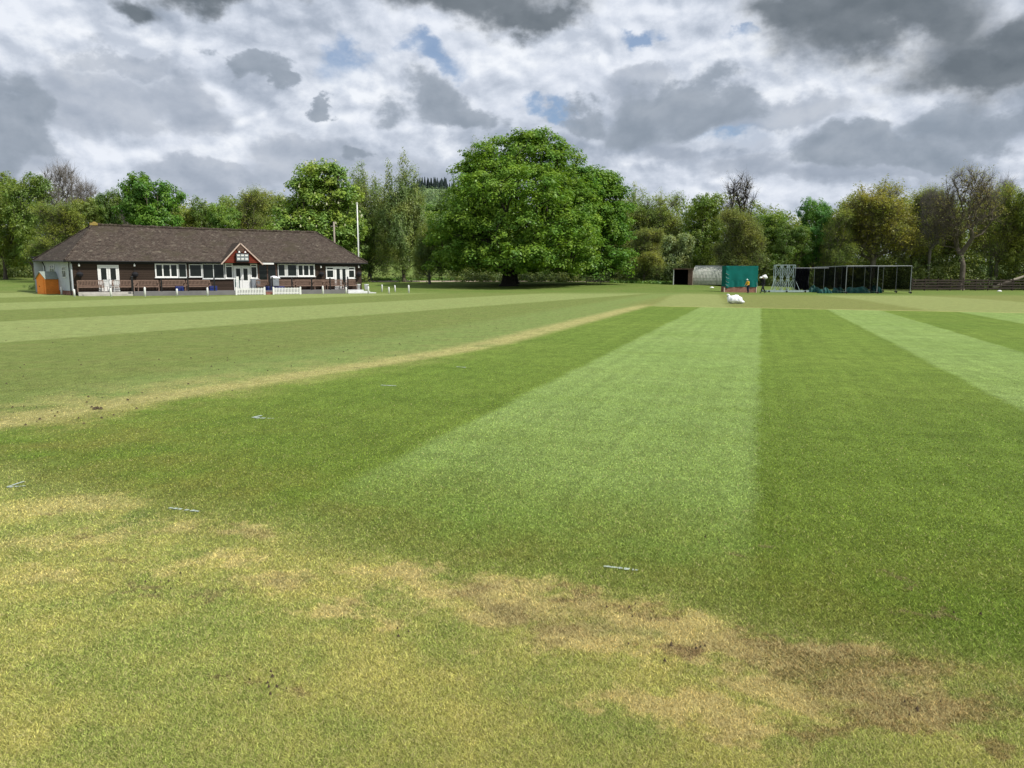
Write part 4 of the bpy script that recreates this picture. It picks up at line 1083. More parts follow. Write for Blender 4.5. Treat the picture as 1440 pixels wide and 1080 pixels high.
# small bush by the shed
rs2=np.random.default_rng(77); b_=G(50,411.5)
Cc=np.array([(rs2.normal()*.35,rs2.normal()*.3,abs(rs2.normal())*.3+.15) for _ in range(40)]); V_,r_=leaves_at(Cc,50,.22,.09,np.tile([0,0,1.],(40,1)),1,rs2)
bu=empty('bush',b_,0,'small dark green bush behind the orange shed','bush'); o=link('crown',np_mesh('crown',V_,4,r_),M['leaf'],bu); o.color=(.05,.075,.035,1)
MB().tube([(0,0,0),(.05,0,.3)],.02,5).build('stem',M['bark'],bu)
# boxes, bin, dispenser, planters
def crate(px,yo,label,mat='blue',sx=.6,h=.4,name='cool_box',cat='box',grp=None):
    r=empty(name,W(T(px,yo),yo,TZ0+.001),PA,label,cat,grp)
    MB().box(-sx/2,sx/2,-.2,.2,0,h*.8).build('body',M[mat],r,bevel=.02); MB().box(-sx/2-.01,sx/2+.01,-.21,.21,h*.8+.002,h).build('lid',M[mat],r,bevel=.015)
    MB().tube([(-sx/2+.1,-.22,h*.6),(-sx/2+.1,-.25,h*.6),(sx/2-.1,-.25,h*.6),(sx/2-.1,-.22,h*.6)],.012,5).build('handle',M['black'],r)
crate(251.5,-1.15,'blue box on the terrace in front of the bench under the three-pane window')
crate(299,-1.15,'blue box on the terrace beside the black post left of the entrance')
crate(386,-1.3,'long dark blue box under the grey bin','blue',1.6,.34)
r=empty('roller_bin',W(T(386,-1.3),-1.3,TZ0+.36),PA,'grey bin topped with a crumpled white bag right of the entrance doors','bin')
MB().box(-.32,.32,-.28,.28,0,.62).build('body',M['grey'],r,bevel=.03)
mb=MB(); mb.lathe([(.30,0),(.38,.08),(.30,.2),(.12,.26),(.02,.27)],9,(-.05,0,.622)); mb.lathe([(.16,0),(.2,.06),(.1,.14),(.01,.16)],7,(.3,-.1,.64)); mb.build('bag',M['poly'],r,True)
r=empty('sanitiser_stand',W(T(333.5,-1.6),-1.6,TZ0+.001),PA,'slim white stand with a dispenser head in front of the entrance doors','stand')
MB().box(-.13,.13,-.05,.05,.0,.75).build('panel',M['white_old'],r); 
for x in (-.17,.17): MB().box(x-.03,x+.03,-.05,.05,0,.95).build('leg',M['canvasd'],r)
MB().box(-.12,.12,-.09,.06,.85,1.18).build('dispenser',M['white'],r,bevel=.02)
r=empty('meter_cabinet',W(T(359.5,-.2),-.2,TZ0+.001),PA,'grey cabinet on the wall right of the entrance doors','cabinet'); MB().box(-.38,.38,-.1,.12,0,.95).build('body',M['grey'],r,bevel=.01); MB().box(-.3,.3,-.115,-.102,.08,.86).build('door',M['grey'],r)
proto=None
for px,yo,lab in ((503.5,-.6,'white planter at the right end of the terrace by the corner of the wall'),(515,-.9,'white planter just off the right end of the terrace')):
    loc=W(T(px,yo),yo,TZ0-.02 if px<510 else TZ0-.03)
    if not proto:
        proto=empty('planter',loc,PA,lab,'planter','white planters'); MB().lathe([(.15,0),(.2,.42),(.22,.43),(.22,.5),(.18,.5),(.17,.42)],12).build('pot',M['white_old'],proto,True)
        V_,r_=leaves_at(np.array([(0,0,.5),(.06,0,.55),(-.06,.03,.53)]),20,.12,.06,np.tile([0,0,1.],(3,1)),1,rs2); o=link('plant',np_mesh('plant',V_,4,r_),M['leaf'],proto); o.color=(.06,.1,.03,1)
    else: dup(proto,loc,PA,None,lab)

# ================================================================ FAR RIGHT GROUP
# dark open shed
def wz(px,D): return at(px,D)
b=at(946.5,109); k=109/1080
s=empty('storage_shed',b,R(-14),'open-fronted dark storage shed with a pale left post, beside the corrugated hut','shed')
w=2.05;d=2.6;h=2.15
MB().box(0,.12,0,.12,-.1,h).build('post',M['white_old'],s)
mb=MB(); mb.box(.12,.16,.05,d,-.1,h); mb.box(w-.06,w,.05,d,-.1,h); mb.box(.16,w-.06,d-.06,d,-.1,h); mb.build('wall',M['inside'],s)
MB().box(w+.002,w+.62,-.05,.02,0.02,h-.05).build('door',M['rust'],s)
MB().box(w+.002,w+.62,.06,d,-.1,h).build('side_wall',M['greywood'],s)
MB().box(-.1,w+.75,-.15,d+.1,h+.002,h+.12).build('roof',M['rust'],s)
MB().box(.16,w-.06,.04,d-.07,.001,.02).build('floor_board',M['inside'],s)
# corrugated arched hut
b=at(974,110.5); s=empty('arched_hut',b,R(-24),'long pale mossy corrugated hut with an arched roof behind the green screen','hut')
mb=MB(); Lh=7.0; r_=2.35; n=24
def arc(x,rr): return [(x,2.3-rr*math.cos(PI*(-.08+1.16*q/n)),max(-.1,.55+rr*.93*math.sin(PI*(-.08+1.16*q/n)))) for q in range(n+1)]
nx=int(Lh/.1); prev=None
for i in range(nx+1):
    cur=arc(Lh*i/nx,r_+.025*math.cos(i*PI))
    if prev:
        for q in range(n): mb.poly([prev[q+1],prev[q],cur[q],cur[q+1]])
    prev=cur
mb.build('roof',M['hut'],s,False)
for x in (0.02,Lh-.02): MB().poly(arc(x,r_-.03)) if False else None
mb=MB(); mb.poly(arc(.03,r_-.04)); o=mb.build('end_wall',M['sidewall'],s); mb=MB(); mb.poly(arc(Lh-.03,r_-.04)[::-1]); mb.build('end_wall',M['sidewall'],s)
# marker discs
for px,py,lab in ((1001.5,400.3,'white boundary marker lying on the grass left of the green screen'),(1407,407.6,'white boundary marker lying on the grass at the far right')):
    D=100; b=at(px,D)
    r=empty('boundary_marker',b,0,lab,'marker'); mb=MB(); mb.lathe([(.30,0),(.27,.06),(.10,.16),(.06,.17)],12); mb.build('cone',M['white'],r,True)
# green canvas-wrapped screen on brick base
b=at(1020,86); k=86/1090
s=empty('covered_sight_screen',b,R(4),'dark green canvas-wrapped screen standing on a red-brick base','sight screen')
w=3.65
MB().box(.0,w-.15,0,1.3,-.15,.62).build('base',M['brick'],s)
mb=MB(); nx,nz=30,16; g=[]
for j in range(nz+1):
    row=[]
    for i in range(nx+1):
        u=i/nx; v=j/nz; x=.05+u*(w-.02); z=.58+v*2.32-.05*math.sin(u*9)*(1-v)*.6-.10*(1-v)*(u<.1)
        y=-.05-.03*math.sin(u*17+v*3)*(1-v)-.02*math.sin(u*40)*(v<.3)-.05*math.exp(-((u-.03)/.03)**2)*math.sin(v*22)
        row.append((x,y,z))
    g.append(row)
for j in range(nz):
    for i in range(nx): mb.poly([g[j][i],g[j][i+1],g[j+1][i+1],g[j+1][i]])
top=g[nz]; bk=[(p[0],1.35,p[2]-.02) for p in top]
for i in range(nx): mb.poly([top[i],top[i+1],bk[i+1],bk[i]])
for side in (0,nx):
    for j in range(nz): a,c=g[j][side],g[j+1][side]; q=[(a[0],1.35,a[2]),a,c,(c[0],1.35,c[2])]; mb.poly(q if side==0 else q[::-1])
mb.poly([(g[0][0][0],1.35,.58),(g[0][nx][0],1.35,.58),bk[nx],bk[0]][::-1])
mb.build('canvas_cover',M['canvas'],s,True)
mb=MB()
for z in (.85,1.25,1.7,2.1): mb.tube([(.02,-.08,z),(.2,-.12,z-.14),(.38,-.1,z-.2)],.014,4)
mb.tube([(w-.02,-.1,.62),(w-.1,-.12,1.1)],.014,4)
mb.build('tie_rope',M['white_old'],s)
MB().box(w-.13,w-.03,-.05,.05,-.1,.58).build('corner_post',M['trim'],s); MB().box(-.13,-.02,-.05,.05,-.1,.5).build('corner_post',M['trim'],s)
mb=MB(); mb.tube([(w+.25,.1,-.02),(w+.25,.1,.62),(w+.05,.1,.62)],.02,5); mb.build('tow_bar',M['trim'],s)
# silver lattice frame
b=at(1090,88); s=empty('lattice_frame',b,R(0),'pale steel lattice framework on a flat base, between the walking person and the nets','frame')
H=3.05; wf=2.25
for y,nm in ((0,0),(.9,1)):
    for x in (0,wf*.36,wf*.68,wf): MB().tube([(x+.12*nm,y,.1),(x+.12*nm,y,H)],.032,6).build('upright',M['palesteel'],s)
    mb=MB()
    for z in (H,): mb.tube([(.12*nm,y,z),(wf+.12*nm,y,z)],.028,5)
    xs=[0,wf*.36,wf*.68,wf]
    for i in range(3):
        for (za,zb) in ((.15,H/2),(H/2,H)):
            mb.tube([(xs[i]+.12*nm,y,za),(xs[i+1]+.12*nm,y,zb)],.020,5); mb.tube([(xs[i]+.12*nm,y,zb),(xs[i+1]+.12*nm,y,za)],.020,5)
    mb.build('cross_brace',M['palesteel'],s)
mb=MB()
for x in (0,wf): mb.tube([(x,0,H-.02),(x+.12,.9,H-.02)],.025,5)
mb.tube([(-.6,-.4,.15),(.0,0,1.6)],.025,5); mb.tube([(wf+.5,-.3,.15),(wf,0,1.5)],.025,5); mb.build('stay',M['palesteel'],s)
mb=MB(); mb.box(-1.05,3.7,-.5,-.38,.02,.22); mb.box(-1.05,3.7,1.1,1.22,.02,.22); 
for x in np.arange(-1.0,3.7,.45): mb.box(x,x+.16,-.378,1.098,.06,.2)
mb.build('base_frame',M['palesteel'],s)
for x in (-.8,1.2,3.3): 
    m_=MB(); m_.lathe([(.10,-.03),(.11,0),(.10,.03)],10)
    for i,v in enumerate(m_.v): m_.v[i]=(x+v[0],-.55+v[2],.09+v[1])
    m_.build('wheel',M['black'],s)
# practice nets
c0=at(1190,85); c1=at(1281,85); fw=(c1-c0).x; s=empty('practice_nets',c0,0,'two-lane cricket practice net cage of grey poles and black netting on wheels','practice nets')
dirn=Vector((1.35,12.5,0)); lanes=[0,fw*.485,fw]; Hn=3.02
fb=lambda x,t: Vector((x,0,0))+dirn*t
for x in lanes:
    for t_ in (0,.33,.66,1.0):
        q=fb(x,t_); dz=0
        MB().tube([(q.x,q.y,0),(q.x,q.y,Hn)],.035 if t_==0 else .028,6).build('pole',M['steel'],s)
        m_=MB(); m_.lathe([(.10,-.035),(.13,0),(.10,.035)],10)
        for i,v in enumerate(m_.v): m_.v[i]=(q.x+.12+v[2],q.y-.0+v[0],.12+v[1])
        m_.box(q.x-.16,q.x+.2,q.y-.05,q.y+.05,.10,.2); m_.build('wheel',M['black'],s)
for t_ in (0,.33,.66,1.0): a=fb(0,t_);b_=fb(fw,t_); MB().tube([a+Vector((0,0,Hn)),b_+Vector((0,0,Hn))],.035,6).build('top_bar',M['steel'],s)
for x in lanes: MB().tube([fb(x,0)+Vector((0,0,Hn)),fb(x,1)+Vector((0,0,Hn))],.035,6).build('top_bar',M['steel'],s)
for x in lanes[:]:
    MB().tube([fb(x,0)+Vector((0,0,.25)),fb(x,1)+Vector((0,0,.25))],.02,5).build('bottom_bar',M['steel'],s)
def netwall(a,b,z0,z1):
    mb=MB(); n=26
    for i in range(n):
        pts=[]
        for j in (i,i+1):
            p=a.lerp(b,j/n); d=(b-a).normalized(); nn=Vector((-d.y,d.x,0)); p=p+nn*.06*math.sin(j*1.7); pts.append(p)
        mb.poly([pts[0]+Vector((0,0,z0)),pts[1]+Vector((0,0,z0)),pts[1]+Vector((0,0,z1)),pts[0]+Vector((0,0,z1))])
    mb.build('netting',M['net'],s)
for x in lanes: netwall(fb(x,0)+Vector((.06,.05,0)),fb(x,1)+Vector((.06,0,0)),.28,Hn-.02)
netwall(fb(0,1)+Vector((0,.06,0)),fb(fw,1)+Vector((0,.06,0)),.28,Hn-.02)
mb=MB(); mb.poly([fb(0,0)+Vector((0,0,Hn-.04)),fb(fw,0)+Vector((0,0,Hn-.04)),fb(fw,1)+Vector((0,0,Hn-.04)),fb(0,1)+Vector((0,0,Hn-.04))]); mb.build('netting',M['net'],s)
# second frame with net bunched together, at the left
mb=MB(); b=at(1137,86.5)
c=at(1118,88); s2=empty('gathered_netting',c,R(3),'bundle of black netting hanging on a rail just right of the steel lattice frame','netting')
for x in (0,1.55): MB().tube([(x,0,0),(x,0,2.75)],.035,6).build('pole',M['steel'],s2)
MB().tube([(-.1,0,2.75),(4.6,1.6,2.78)],.03,6).build('rail',M['steel'],s2)
for q in range(3):
    mb=MB(); n=40; dy=.12*q-.1
    gg=[[(-.05+1.7*i/n+.03*math.sin(j),dy+.10*math.sin(i*1.3+q)+.04*math.sin(j*1.1+i*.4),2.74-(2.45-.12*math.sin(i*.35+q))*j/8) for i in range(n+1)] for j in range(9)]
    for j in range(8):
        for i in range(n): mb.poly([gg[j][i],gg[j][i+1],gg[j+1][i+1],gg[j+1][i]])
    mb.build('netting',M['blackcloth'] if q==1 else M['net'],s2)
# crumpled tarpaulins
def tarp(pxa,pxb,D,h,dep,label,seed):
    a=at(pxa,D); L=(pxb-pxa)*D/1090; rs=np.random.default_rng(seed); nx,ny=44,16; ph=rs.random(6)*6.28
    r=empty('green_tarpaulin',a,0,label,'tarpaulin','green tarpaulins inside the nets'); mb=MB(); g=[]
    for j in range(ny+1):
        row=[]
        for i in range(nx+1):
            u=i/nx;v=j/ny; env=(math.sin(PI*u)**.35)*(math.sin(PI*v)**.5) if 0<u<1 and 0<v<1 else 0
            z=h*env*(.72+.12*math.sin(u*11+ph[0])+.07*math.sin(u*23+v*7+ph[1])+.12*math.sin(v*9+u*21+ph[2])); row.append((u*L,v*dep+.07*math.sin(u*25+ph[3]),max(.012,z)))
        g.append(row)
    for j in range(ny):
        for i in range(nx): mb.poly([g[j][i],g[j][i+1],g[j+1][i+1],g[j+1][i]])
    mb.poly([g[0][i] for i in range(nx+1)]+[g[ny][i] for i in range(nx,-1,-1)])
    mb.build('sheet',M['canvasd'],r,True)
tarp(1138,1157,90,.85,1.0,'small heap of green tarpaulin at the left end of the nets',1)
tarp(1154,1172,85.5,.75,.9,'green tarpaulin heap spilling onto the grass left of the net cage',2)
tarp(1174,1190,88,.85,.9,'green tarpaulin bundle beside the nearest corner pole',3)
tarp(1191,1226,88,.95,1.1,'long rolled green tarpaulin inside the left net lane',4)
tarp(1228,1243,88.5,1.0,1.0,'short rolled green tarpaulin between the two net lanes',5)
# far bench and post
fbn=bench('long_bench',2.1,'weathered grey bench alone on the far edge of the field right of the chestnut','bench','greywood'); q=at(834,109); fbn.location=q; fbn.rotation_euler=(0,0,R(4))
r,_=pole_at(835.5,110.3,384.5,.05,.05,M['greywood'],'wooden_post','thin wooden post standing behind the far bench','post'); MB().lathe([(.06,0),(.04,.05)],8,(0,0,_)).build('cap',M['greywood'],r)
# fence on the right
fa=at(1283,103); fb_=at(1475,108.5); d=fb_-fa; L=d.length; r=empty('slatted_fence',fa,math.atan2(d.y,d.x),'dark brown slatted fence along the right side of the field','fence')
def fz(x): p=fa+d*(x/L); return Tz(p.x,p.y)-fa.z
n=int(L/1.9)
for k in range(n+1):
    x=L*k/n; z=fz(x); MB().box(x-.05,x+.05,-.05,.05,z-.2,z+1.68+.05*math.sin(k*2.3)).build('post',M['fencewood'],r)
for zz in (.25,.62,.98,1.32):
    mb=MB()
    for k in range(n):
        x0,x1=L*k/n,L*(k+1)/n; z=fz(x0)+.03*math.sin(k*1.7+zz*5); mb.box(x0,x1,-.08,-.052,z+zz,z+zz+.16)
    mb.build('rail',M['fencewood'],r)
mb=MB()
for k in range(int(L/.16)):
    x=k*.16; 
    if math.sin(k*.21)+math.sin(k*.057)>-.5: z=fz(x); mb.box(x,x+.09,.052,.07,z+.05,z+1.5+.08*math.sin(k*1.3))
mb.build('paling',M['fencewood'],r)

# ================================================================ SACK ON THE GRASS
def blob(name,ells,mat,parent,vox=.03,amp=.03,fq=9,seed=0):
    bm=bmesh.new()
    for (cx,cy,cz,rx,ry,rz) in ells:
        bmesh.ops.create_icosphere(bm,subdivisions=3,radius=1,matrix=Matrix.Translation((cx,cy,cz))@Matrix.Diagonal((rx,ry,rz,1)))
    me=bpy.data.meshes.new(name+'_src'); bm.to_mesh(me); bm.free(); tmp=bpy.data.objects.new('tmp',me); COL.objects.link(tmp)
    md=tmp.modifiers.new('r','REMESH'); md.mode='VOXEL'; md.voxel_size=vox
    sm=tmp.modifiers.new('s','SMOOTH'); sm.iterations=6
    dg=bpy.context.evaluated_depsgraph_get(); me2=bpy.data.meshes.new_from_object(tmp.evaluated_get(dg)); me2.name=name
    bpy.data.objects.remove(tmp)
    from mathutils import noise as mn
    for v in me2.vertices:
        c=v.co; n_=mn.fractal(Vector((c.x*fq+seed,c.y*fq,c.z*fq*1.0)),1.0,2.0,3); rdg=abs(mn.noise(Vector((c.x*fq*.6+seed+5,c.y*fq*.6,c.z*fq*.35))))
        v.co=c+v.normal*(amp*(n_*.6-rdg*1.6))
        if v.co.z<0.004 and parent is not None and parent.name.startswith('white_sack'): v.co.z=.004
    me2.polygons.foreach_set('use_smooth',[True]*len(me2.polygons)); me2.materials.clear()
    return link(name,me2,mat,parent)
g=G(1033,427); k=g.y/1090
s=empty('white_sack',g,0,'bulging white plastic sack lying on the grass at the far end of the striped square','sack')
blob('bag',[(-.12,0,.24,.33,.26,.25),(.20,.02,.22,.26,.24,.24),(.10,.05,.40,.16,.15,.13),(.42,-.02,.10,.18,.16,.10),(-.36,.0,.42,.09,.09,.15),(-.40,0,.52,.11,.08,.06),(-.3,0,.3,.16,.15,.17)],M['poly'],s,.025,.035,8)
MB().tube([(-.40,-.02,.40),(-.44,-.06,.43)],.02,5).build('tie',M['grey'],s)

# ================================================================ PEOPLE
def skin_mesh(name,verts,edges,radii,root,mat,parent,sub=2):
    me=bpy.data.meshes.new(name+'_s'); me.from_pydata(verts,edges,[]); o=bpy.data.objects.new('tmp',me); COL.objects.link(o)
    sk=o.modifiers.new('skin','SKIN'); sk.use_smooth_shade=True; sv=me.skin_vertices[0].data
    for i,r_ in enumerate(radii): sv[i].radius=(r_,r_) if not hasattr(r_,'__len__') else r_; sv[i].use_root=(i==root)
    sb_=o.modifiers.new('sub','SUBSURF'); sb_.levels=sub; sb_.render_levels=sub
    dg=bpy.context.evaluated_depsgraph_get(); m2=bpy.data.meshes.new_from_object(o.evaluated_get(dg)); m2.name=name; bpy.data.objects.remove(o); m2.materials.clear()
    m2.polygons.foreach_set('use_smooth',[True]*len(m2.polygons))
    return link(name,m2,mat,parent)
def person(loc,rz,label,J,top,bottom,hat,scale=1.0):
    """J : joint dict in metres, figure faces -y"""
    r=empty('person',loc,rz,label,'person'); r.scale=(scale,)*3
    V=[];E=[];Rr=[]
    def chain(names,rad,start=None):
        prev=start
        for nme,ra in zip(names,rad):
            p=J[nme] if isinstance(nme,str) else nme
            V.append(tuple(p)); Rr.append(ra); i=len(V)-1
            if prev is not None: E.append((prev,i))
            prev=i
        return prev
    V.append(tuple(J['pelvis'])); Rr.append((.145,.105)); 
    wa=chain(['waist','chest'],[(.125,.09),(.155,.10)],0); nk=chain(['neck','chin','head','crown'],[.055,.062,.088,.060],wa)
    for sd in 'LR':
        a=chain(['sh'+sd,'el'+sd,'wr'+sd],[.058,.044,.028],wa)
        w_=Vector(J['wr'+sd]); e_=Vector(J['el'+sd]); d=(w_-e_).normalized(); side=d.cross(Vector((0,-1,0.2))).normalized()
        palm=chain([w_+d*.05],[.030],a)
        bend=Vector(J.get('grip'+sd,(0,-1,0))).normalized()
        for q,(of,ln) in enumerate(((-.028,.07),(-.009,.082),(.010,.077),(.028,.06))):
            p0=w_+d*.09+side*of; p1=p0+(d*.8+bend*.4).normalized()*ln*.5; p2=p1+(d*.3+bend*.9).normalized()*ln*.5
            chain([p0,p1,p2],[.010,.009,.008],palm)
        p0=w_+d*.04-side*.035; chain([p0,p0-side*.025+d*.03,p0-side*.03+d*.055+bend*.01],[.012,.011,.009],palm)
        chain(['hip'+sd,'kn'+sd,'an'+sd],[.085,.058,.042],0)
    body=skin_mesh('body',V,E,Rr,0,M['skin'],r,1)
    # face : nose, eyes, ears
    h=Vector(J['head']); mb=MB(); mb.lathe([(.018,-.03),(.014,0),(.006,.02)],6,(h.x,h.y-.095,h.z-.01)); 
    for sx in (-1,1): mb.lathe([(.006,-.03),(.014,0),(.008,.03)],6,(h.x+sx*.088,h.y+.005,h.z))
    mb.build('face_relief',M['skin'],body,True)
    mb=MB()
    for sx in (-1,1): mb.lathe([(.004,-.009),(.011,0),(.004,.009)],6,(h.x+sx*.033,h.y-.083,h.z+.012))
    mb.box(h.x-.025,h.x+.025,h.y-.086,h.y-.078,h.z-.052,h.z-.045); mb.build('eyes_and_mouth',M['black'],body)
    # jacket
    V=[tuple(Vector(J['pelvis'])+Vector((0,0,-.06)))];E=[];Rr=[(.185,.135)]
    wa=chain(['waist','chest',Vector(J['neck'])-Vector((0,0,.04))],[(.165,.125),(.185,.125),(.075,.07)],0); ci=wa-1
    for sd in 'LR': chain(['sh'+sd,'el'+sd,Vector(J['wr'+sd])],[.078,.060,.045],ci)
    skin_mesh('jacket',V,E,Rr,0,top,r,2)
    V=[tuple(Vector(J['pelvis']))];E=[];Rr=[(.165,.125)]
    for sd in 'LR': chain(['hip'+sd,'kn'+sd,Vector(J['an'+sd])+Vector((0,0,.02))],[.105,.078,.062],0)
    skin_mesh('trousers',V,E,Rr,0,bottom,r,2)
    for sd in 'LR':
        a=Vector(J['an'+sd]); t_=Vector(J.get('toe'+sd,a+Vector((0,-.18,-.05))))
        V=[];E=[];Rr=[]; chain([a+Vector((0,.05,-.045)),a+Vector((0,-.02,-.03)),a.lerp(t_,.6)+Vector((0,0,-.01)),t_],[.042,.05,.042,.032]); skin_mesh('shoe',V,E,Rr,1,M['black'],r,1)
    c=Vector(J['crown']); mb=MB()
    mb.lathe([(.100,-.06),(.108,-.02),(.098,.035),(.06,.072),(.01,.085)],12,(h.x,h.y+.012,h.z+.045)); 
    if hat: mb.lathe([(.108,0),(.10,.012)],12,(h.x,h.y-.07,h.z+.035))
    mb.build('cap' if hat else 'hair',M['cap'] if hat else M['hair'],r,True)
    return r
# walking person in black, sack over the shoulders (faces -x in the picture)
Jw=dict(pelvis=(0,0,.95),waist=(0,-.01,1.10),chest=(0,-.04,1.32),neck=(0,-.08,1.48),chin=(0,-.13,1.53),head=(0,-.14,1.62),crown=(0,-.12,1.70),
 shL=(.19,-.05,1.40),elL=(.30,-.16,1.24),wrL=(.20,-.22,1.46),shR=(-.19,-.05,1.40),elR=(-.30,-.20,1.26),wrR=(-.20,-.24,1.48),
 hipL=(.10,0,.90),knL=(.11,-.22,.52),anL=(.11,-.36,.10),toeL=(.12,-.54,.07),hipR=(-.10,.0,.90),knR=(-.11,.10,.50),anR=(-.12,.34,.12),toeR=(-.12,.20,.03),gripL=(0,.3,1),gripR=(0,.3,1))
pb=at(1074,82); person(pb,R(-70),'person in black clothes striding along with a big white sack over the shoulders',Jw,M['blackcloth'],M['blackcloth'],False,1.06)
s=empty('carried_sack',pb,R(-70),'white plastic sack carried across the shoulders of the walking person','sack')
blob('bag',[(0,.20,1.66,.24,.26,.20),(0,-.02,1.74,.20,.22,.16),(0,-.38,1.64,.16,.20,.12),(.03,.12,1.84,.18,.2,.11)],M['poly'],s,.03,.04,7,3)
Js=dict(pelvis=(0,0,.93),waist=(0,-.03,1.08),chest=(0,-.07,1.29),neck=(0,-.12,1.45),chin=(0,-.16,1.50),head=(0,-.18,1.59),crown=(0,-.17,1.68),
 shL=(.18,-.08,1.37),elL=(.24,-.12,1.10),wrL=(.20,-.30,.96),shR=(-.18,-.08,1.37),elR=(-.24,-.13,1.10),wrR=(-.18,-.32,.98),
 hipL=(.09,0,.88),knL=(.10,-.04,.48),anL=(.10,.0,.10),toeL=(.11,-.18,.04),hipR=(-.09,0,.88),knR=(-.10,-.02,.48),anR=(-.11,.08,.10),toeR=(-.12,-.10,.04))
pb2=at(1052.5,82.5); person(pb2,R(-65),'person in a yellow jacket, dark trousers and pale cap standing by the green screen',Js,M['yellow'],M['jeans'],True,.88)

# ================================================================ SKY, SUN, CAMERA
w=bpy.data.worlds.new('World'); scn.world=w; w.use_nodes=True; t=NT(w.node_tree)
bg=w.node_tree.nodes['Background']
sky=t.n.new('ShaderNodeTexSky'); sky.sky_type='NISHITA'; sky.sun_disc=False; sky.sun_elevation=SUN_EL; sky.sun_rotation=SUN_AZ
dv=t.n.new('ShaderNodeTexCoord').outputs['Generated']; dx,dy,dz=t.sep(dv)
zz=t.m('MAXIMUM',dz,0.0)
den=t.add(zz,.16); plan=t.comb(t.m('DIVIDE',dx,den),t.m('DIVIDE',dy,den),0)
az=t.m('ARCTAN2',dx,dy); el=t.m('ARCSINE',dz)
def pixdir(px,py):
    d=ray(px,py).normalized(); return math.atan2(d.x,d.y),math.asin(d.z)
def n2(vec,scale,detail,rough,dist=0,out='Fac'):
    n=t.n.new('ShaderNodeTexNoise'); n.noise_dimensions='2D'; t.l.new(vec,n.inputs['Vector'])
    n.inputs['Scale'].default_value=scale; n.inputs['Detail'].default_value=detail; n.inputs['Roughness'].default_value=rough; n.inputs['Distortion'].default_value=dist
    return n.outputs[out]
ae=t.comb(az,t.mul(el,1.45),0)
def vadd(a,b): 
    n=t.n.new('ShaderNodeVectorMath'); n.operation='ADD'; t.l.new(a,n.inputs[0]); 
    if isinstance(b,tuple): n.inputs[1].default_value=b
    else: t.l.new(b,n.inputs[1])
    return n.outputs[0]
def vmad(a,k,c):
    n=t.n.new('ShaderNodeVectorMath'); n.operation='MULTIPLY_ADD'; t.l.new(a,n.inputs[0]); n.inputs[1].default_value=k; n.inputs[2].default_value=c; return n.outputs[0]
W1=vmad(n2(ae,7,6,.58,0,'Color'),(.17,.11,0),(-.085,-.055,0))
sc_=vadd(t.comb(az,el,0),W1)
# billowing height field and its lit side
wa=vadd(ae,vmad(n2(ae,4,3,.5,0,'Color'),(.055,.045,0),(-.0275,-.0225,0)))
vo=[]
for off in (0,1):
    v_=t.n.new('ShaderNodeTexVoronoi'); v_.feature='F1'; v_.voronoi_dimensions='2D'; v_.normalize=True; v_.inputs['Scale'].default_value=9; v_.inputs['Detail'].default_value=2; v_.inputs['Roughness'].default_value=.6
    t.l.new(wa if off==0 else vadd(wa,(.008,.017,0)),v_.inputs['Vector']); vo.append(v_.outputs['Distance'])
nA=n2(wa,6,8,.60); nA2=n2(vadd(wa,(.006,.014,0)),6,8,.60)
relief=t.add(t.mul(t.sub(vo[1],vo[0]),1.1),t.mul(t.sub(nA,nA2),1.3))
nL=n2(vadd(ae,(5.0,2.0,0)),2.6,4,.5)
plo=t.noise(plan,1.1,4,.58,.2); pn=t.noise(plan,3.4,5,.58,.3)
rag=t.add(t.mul(t.sub(nA,.5),1.0),t.mul(t.sub(.42,vo[0]),.9))
def rmin(bl):
    o=None
    for (px,py,rx,ry) in bl:
        a0,e0=pixdir(px,py); k=1/1080
        mp=t.n.new('ShaderNodeMapping'); mp.vector_type='POINT'; sx,sy=1/(rx*k*math.cos(a0)),1/(ry*k)
        mp.inputs['Scale'].default_value=(sx,sy,0); mp.inputs['Location'].default_value=(-a0*sx,-e0*sy,0)
        t.l.new(sc_,mp.inputs[0]); v=t.n.new('ShaderNodeVectorMath'); v.operation='LENGTH'; t.l.new(mp.outputs[0],v.inputs[0])
        if o is None: o=v.outputs['Value']
        else: o=t.m('SMOOTH_MIN',o,v.outputs['Value'],.3)
    return o
# high deck
val=t.add(t.add(t.mul(nL,.55),t.mul(pn,.28)),t.add(t.mul(nA,.12),t.add(t.mul(plo,.10),t.mul(relief,.55))))
c0=t.ramp(val,[(.30,(.36,.405,.47)),(.41,(.48,.52,.585)),(.49,(.61,.645,.705)),(.57,(.74,.765,.815)),(.66,(.88,.89,.915))])
blue=t.mix(1.0,sky.outputs[0],(.10,.10,.10),'MULTIPLY')
rg=rmin([(463,88,44,22),(605,78,52,13),(1060,180,38,22),(1326,176,32,13),(885,52,40,10),(762,158,26,12),(1030,60,28,8)])
gap=t.ss(t.sub(rg,t.mul(rag,.8)),1.25,.45)
allround=t.mul(t.mul(t.ss(plo,.33,.25),.8),t.ss(dy,.3,-.1)); gap=t.m('MAXIMUM',gap,allround)
c0=t.mix(t.mul(gap,.85),c0,t.mix(.3,blue,(.33,.48,.72)))
rb=rmin([(110,82,80,42),(285,220,50,22),(245,232,60,16),(1090,150,140,22),(1040,200,90,16),(900,232,90,20),(600,195,60,22),(1180,95,90,24),(1420,215,40,16),(360,185,80,38),(1280,180,80,14),(440,165,70,26),(60,135,60,30),(780,65,100,34),(1010,285,60,14),(950,130,60,24),(1030,100,70,36),(540,110,120,30),(1150,225,60,14),(200,60,80,20)])
bm=t.ss(t.sub(rb,t.mul(rag,1.2)),1.15,.35)
c0=t.mix(t.mul(bm,.85),c0,t.ramp(t.add(.45,t.mul(relief,1.5)),[(.22,(.58,.615,.675)),(.42,(.74,.765,.81)),(.66,(.95,.95,.95))]))
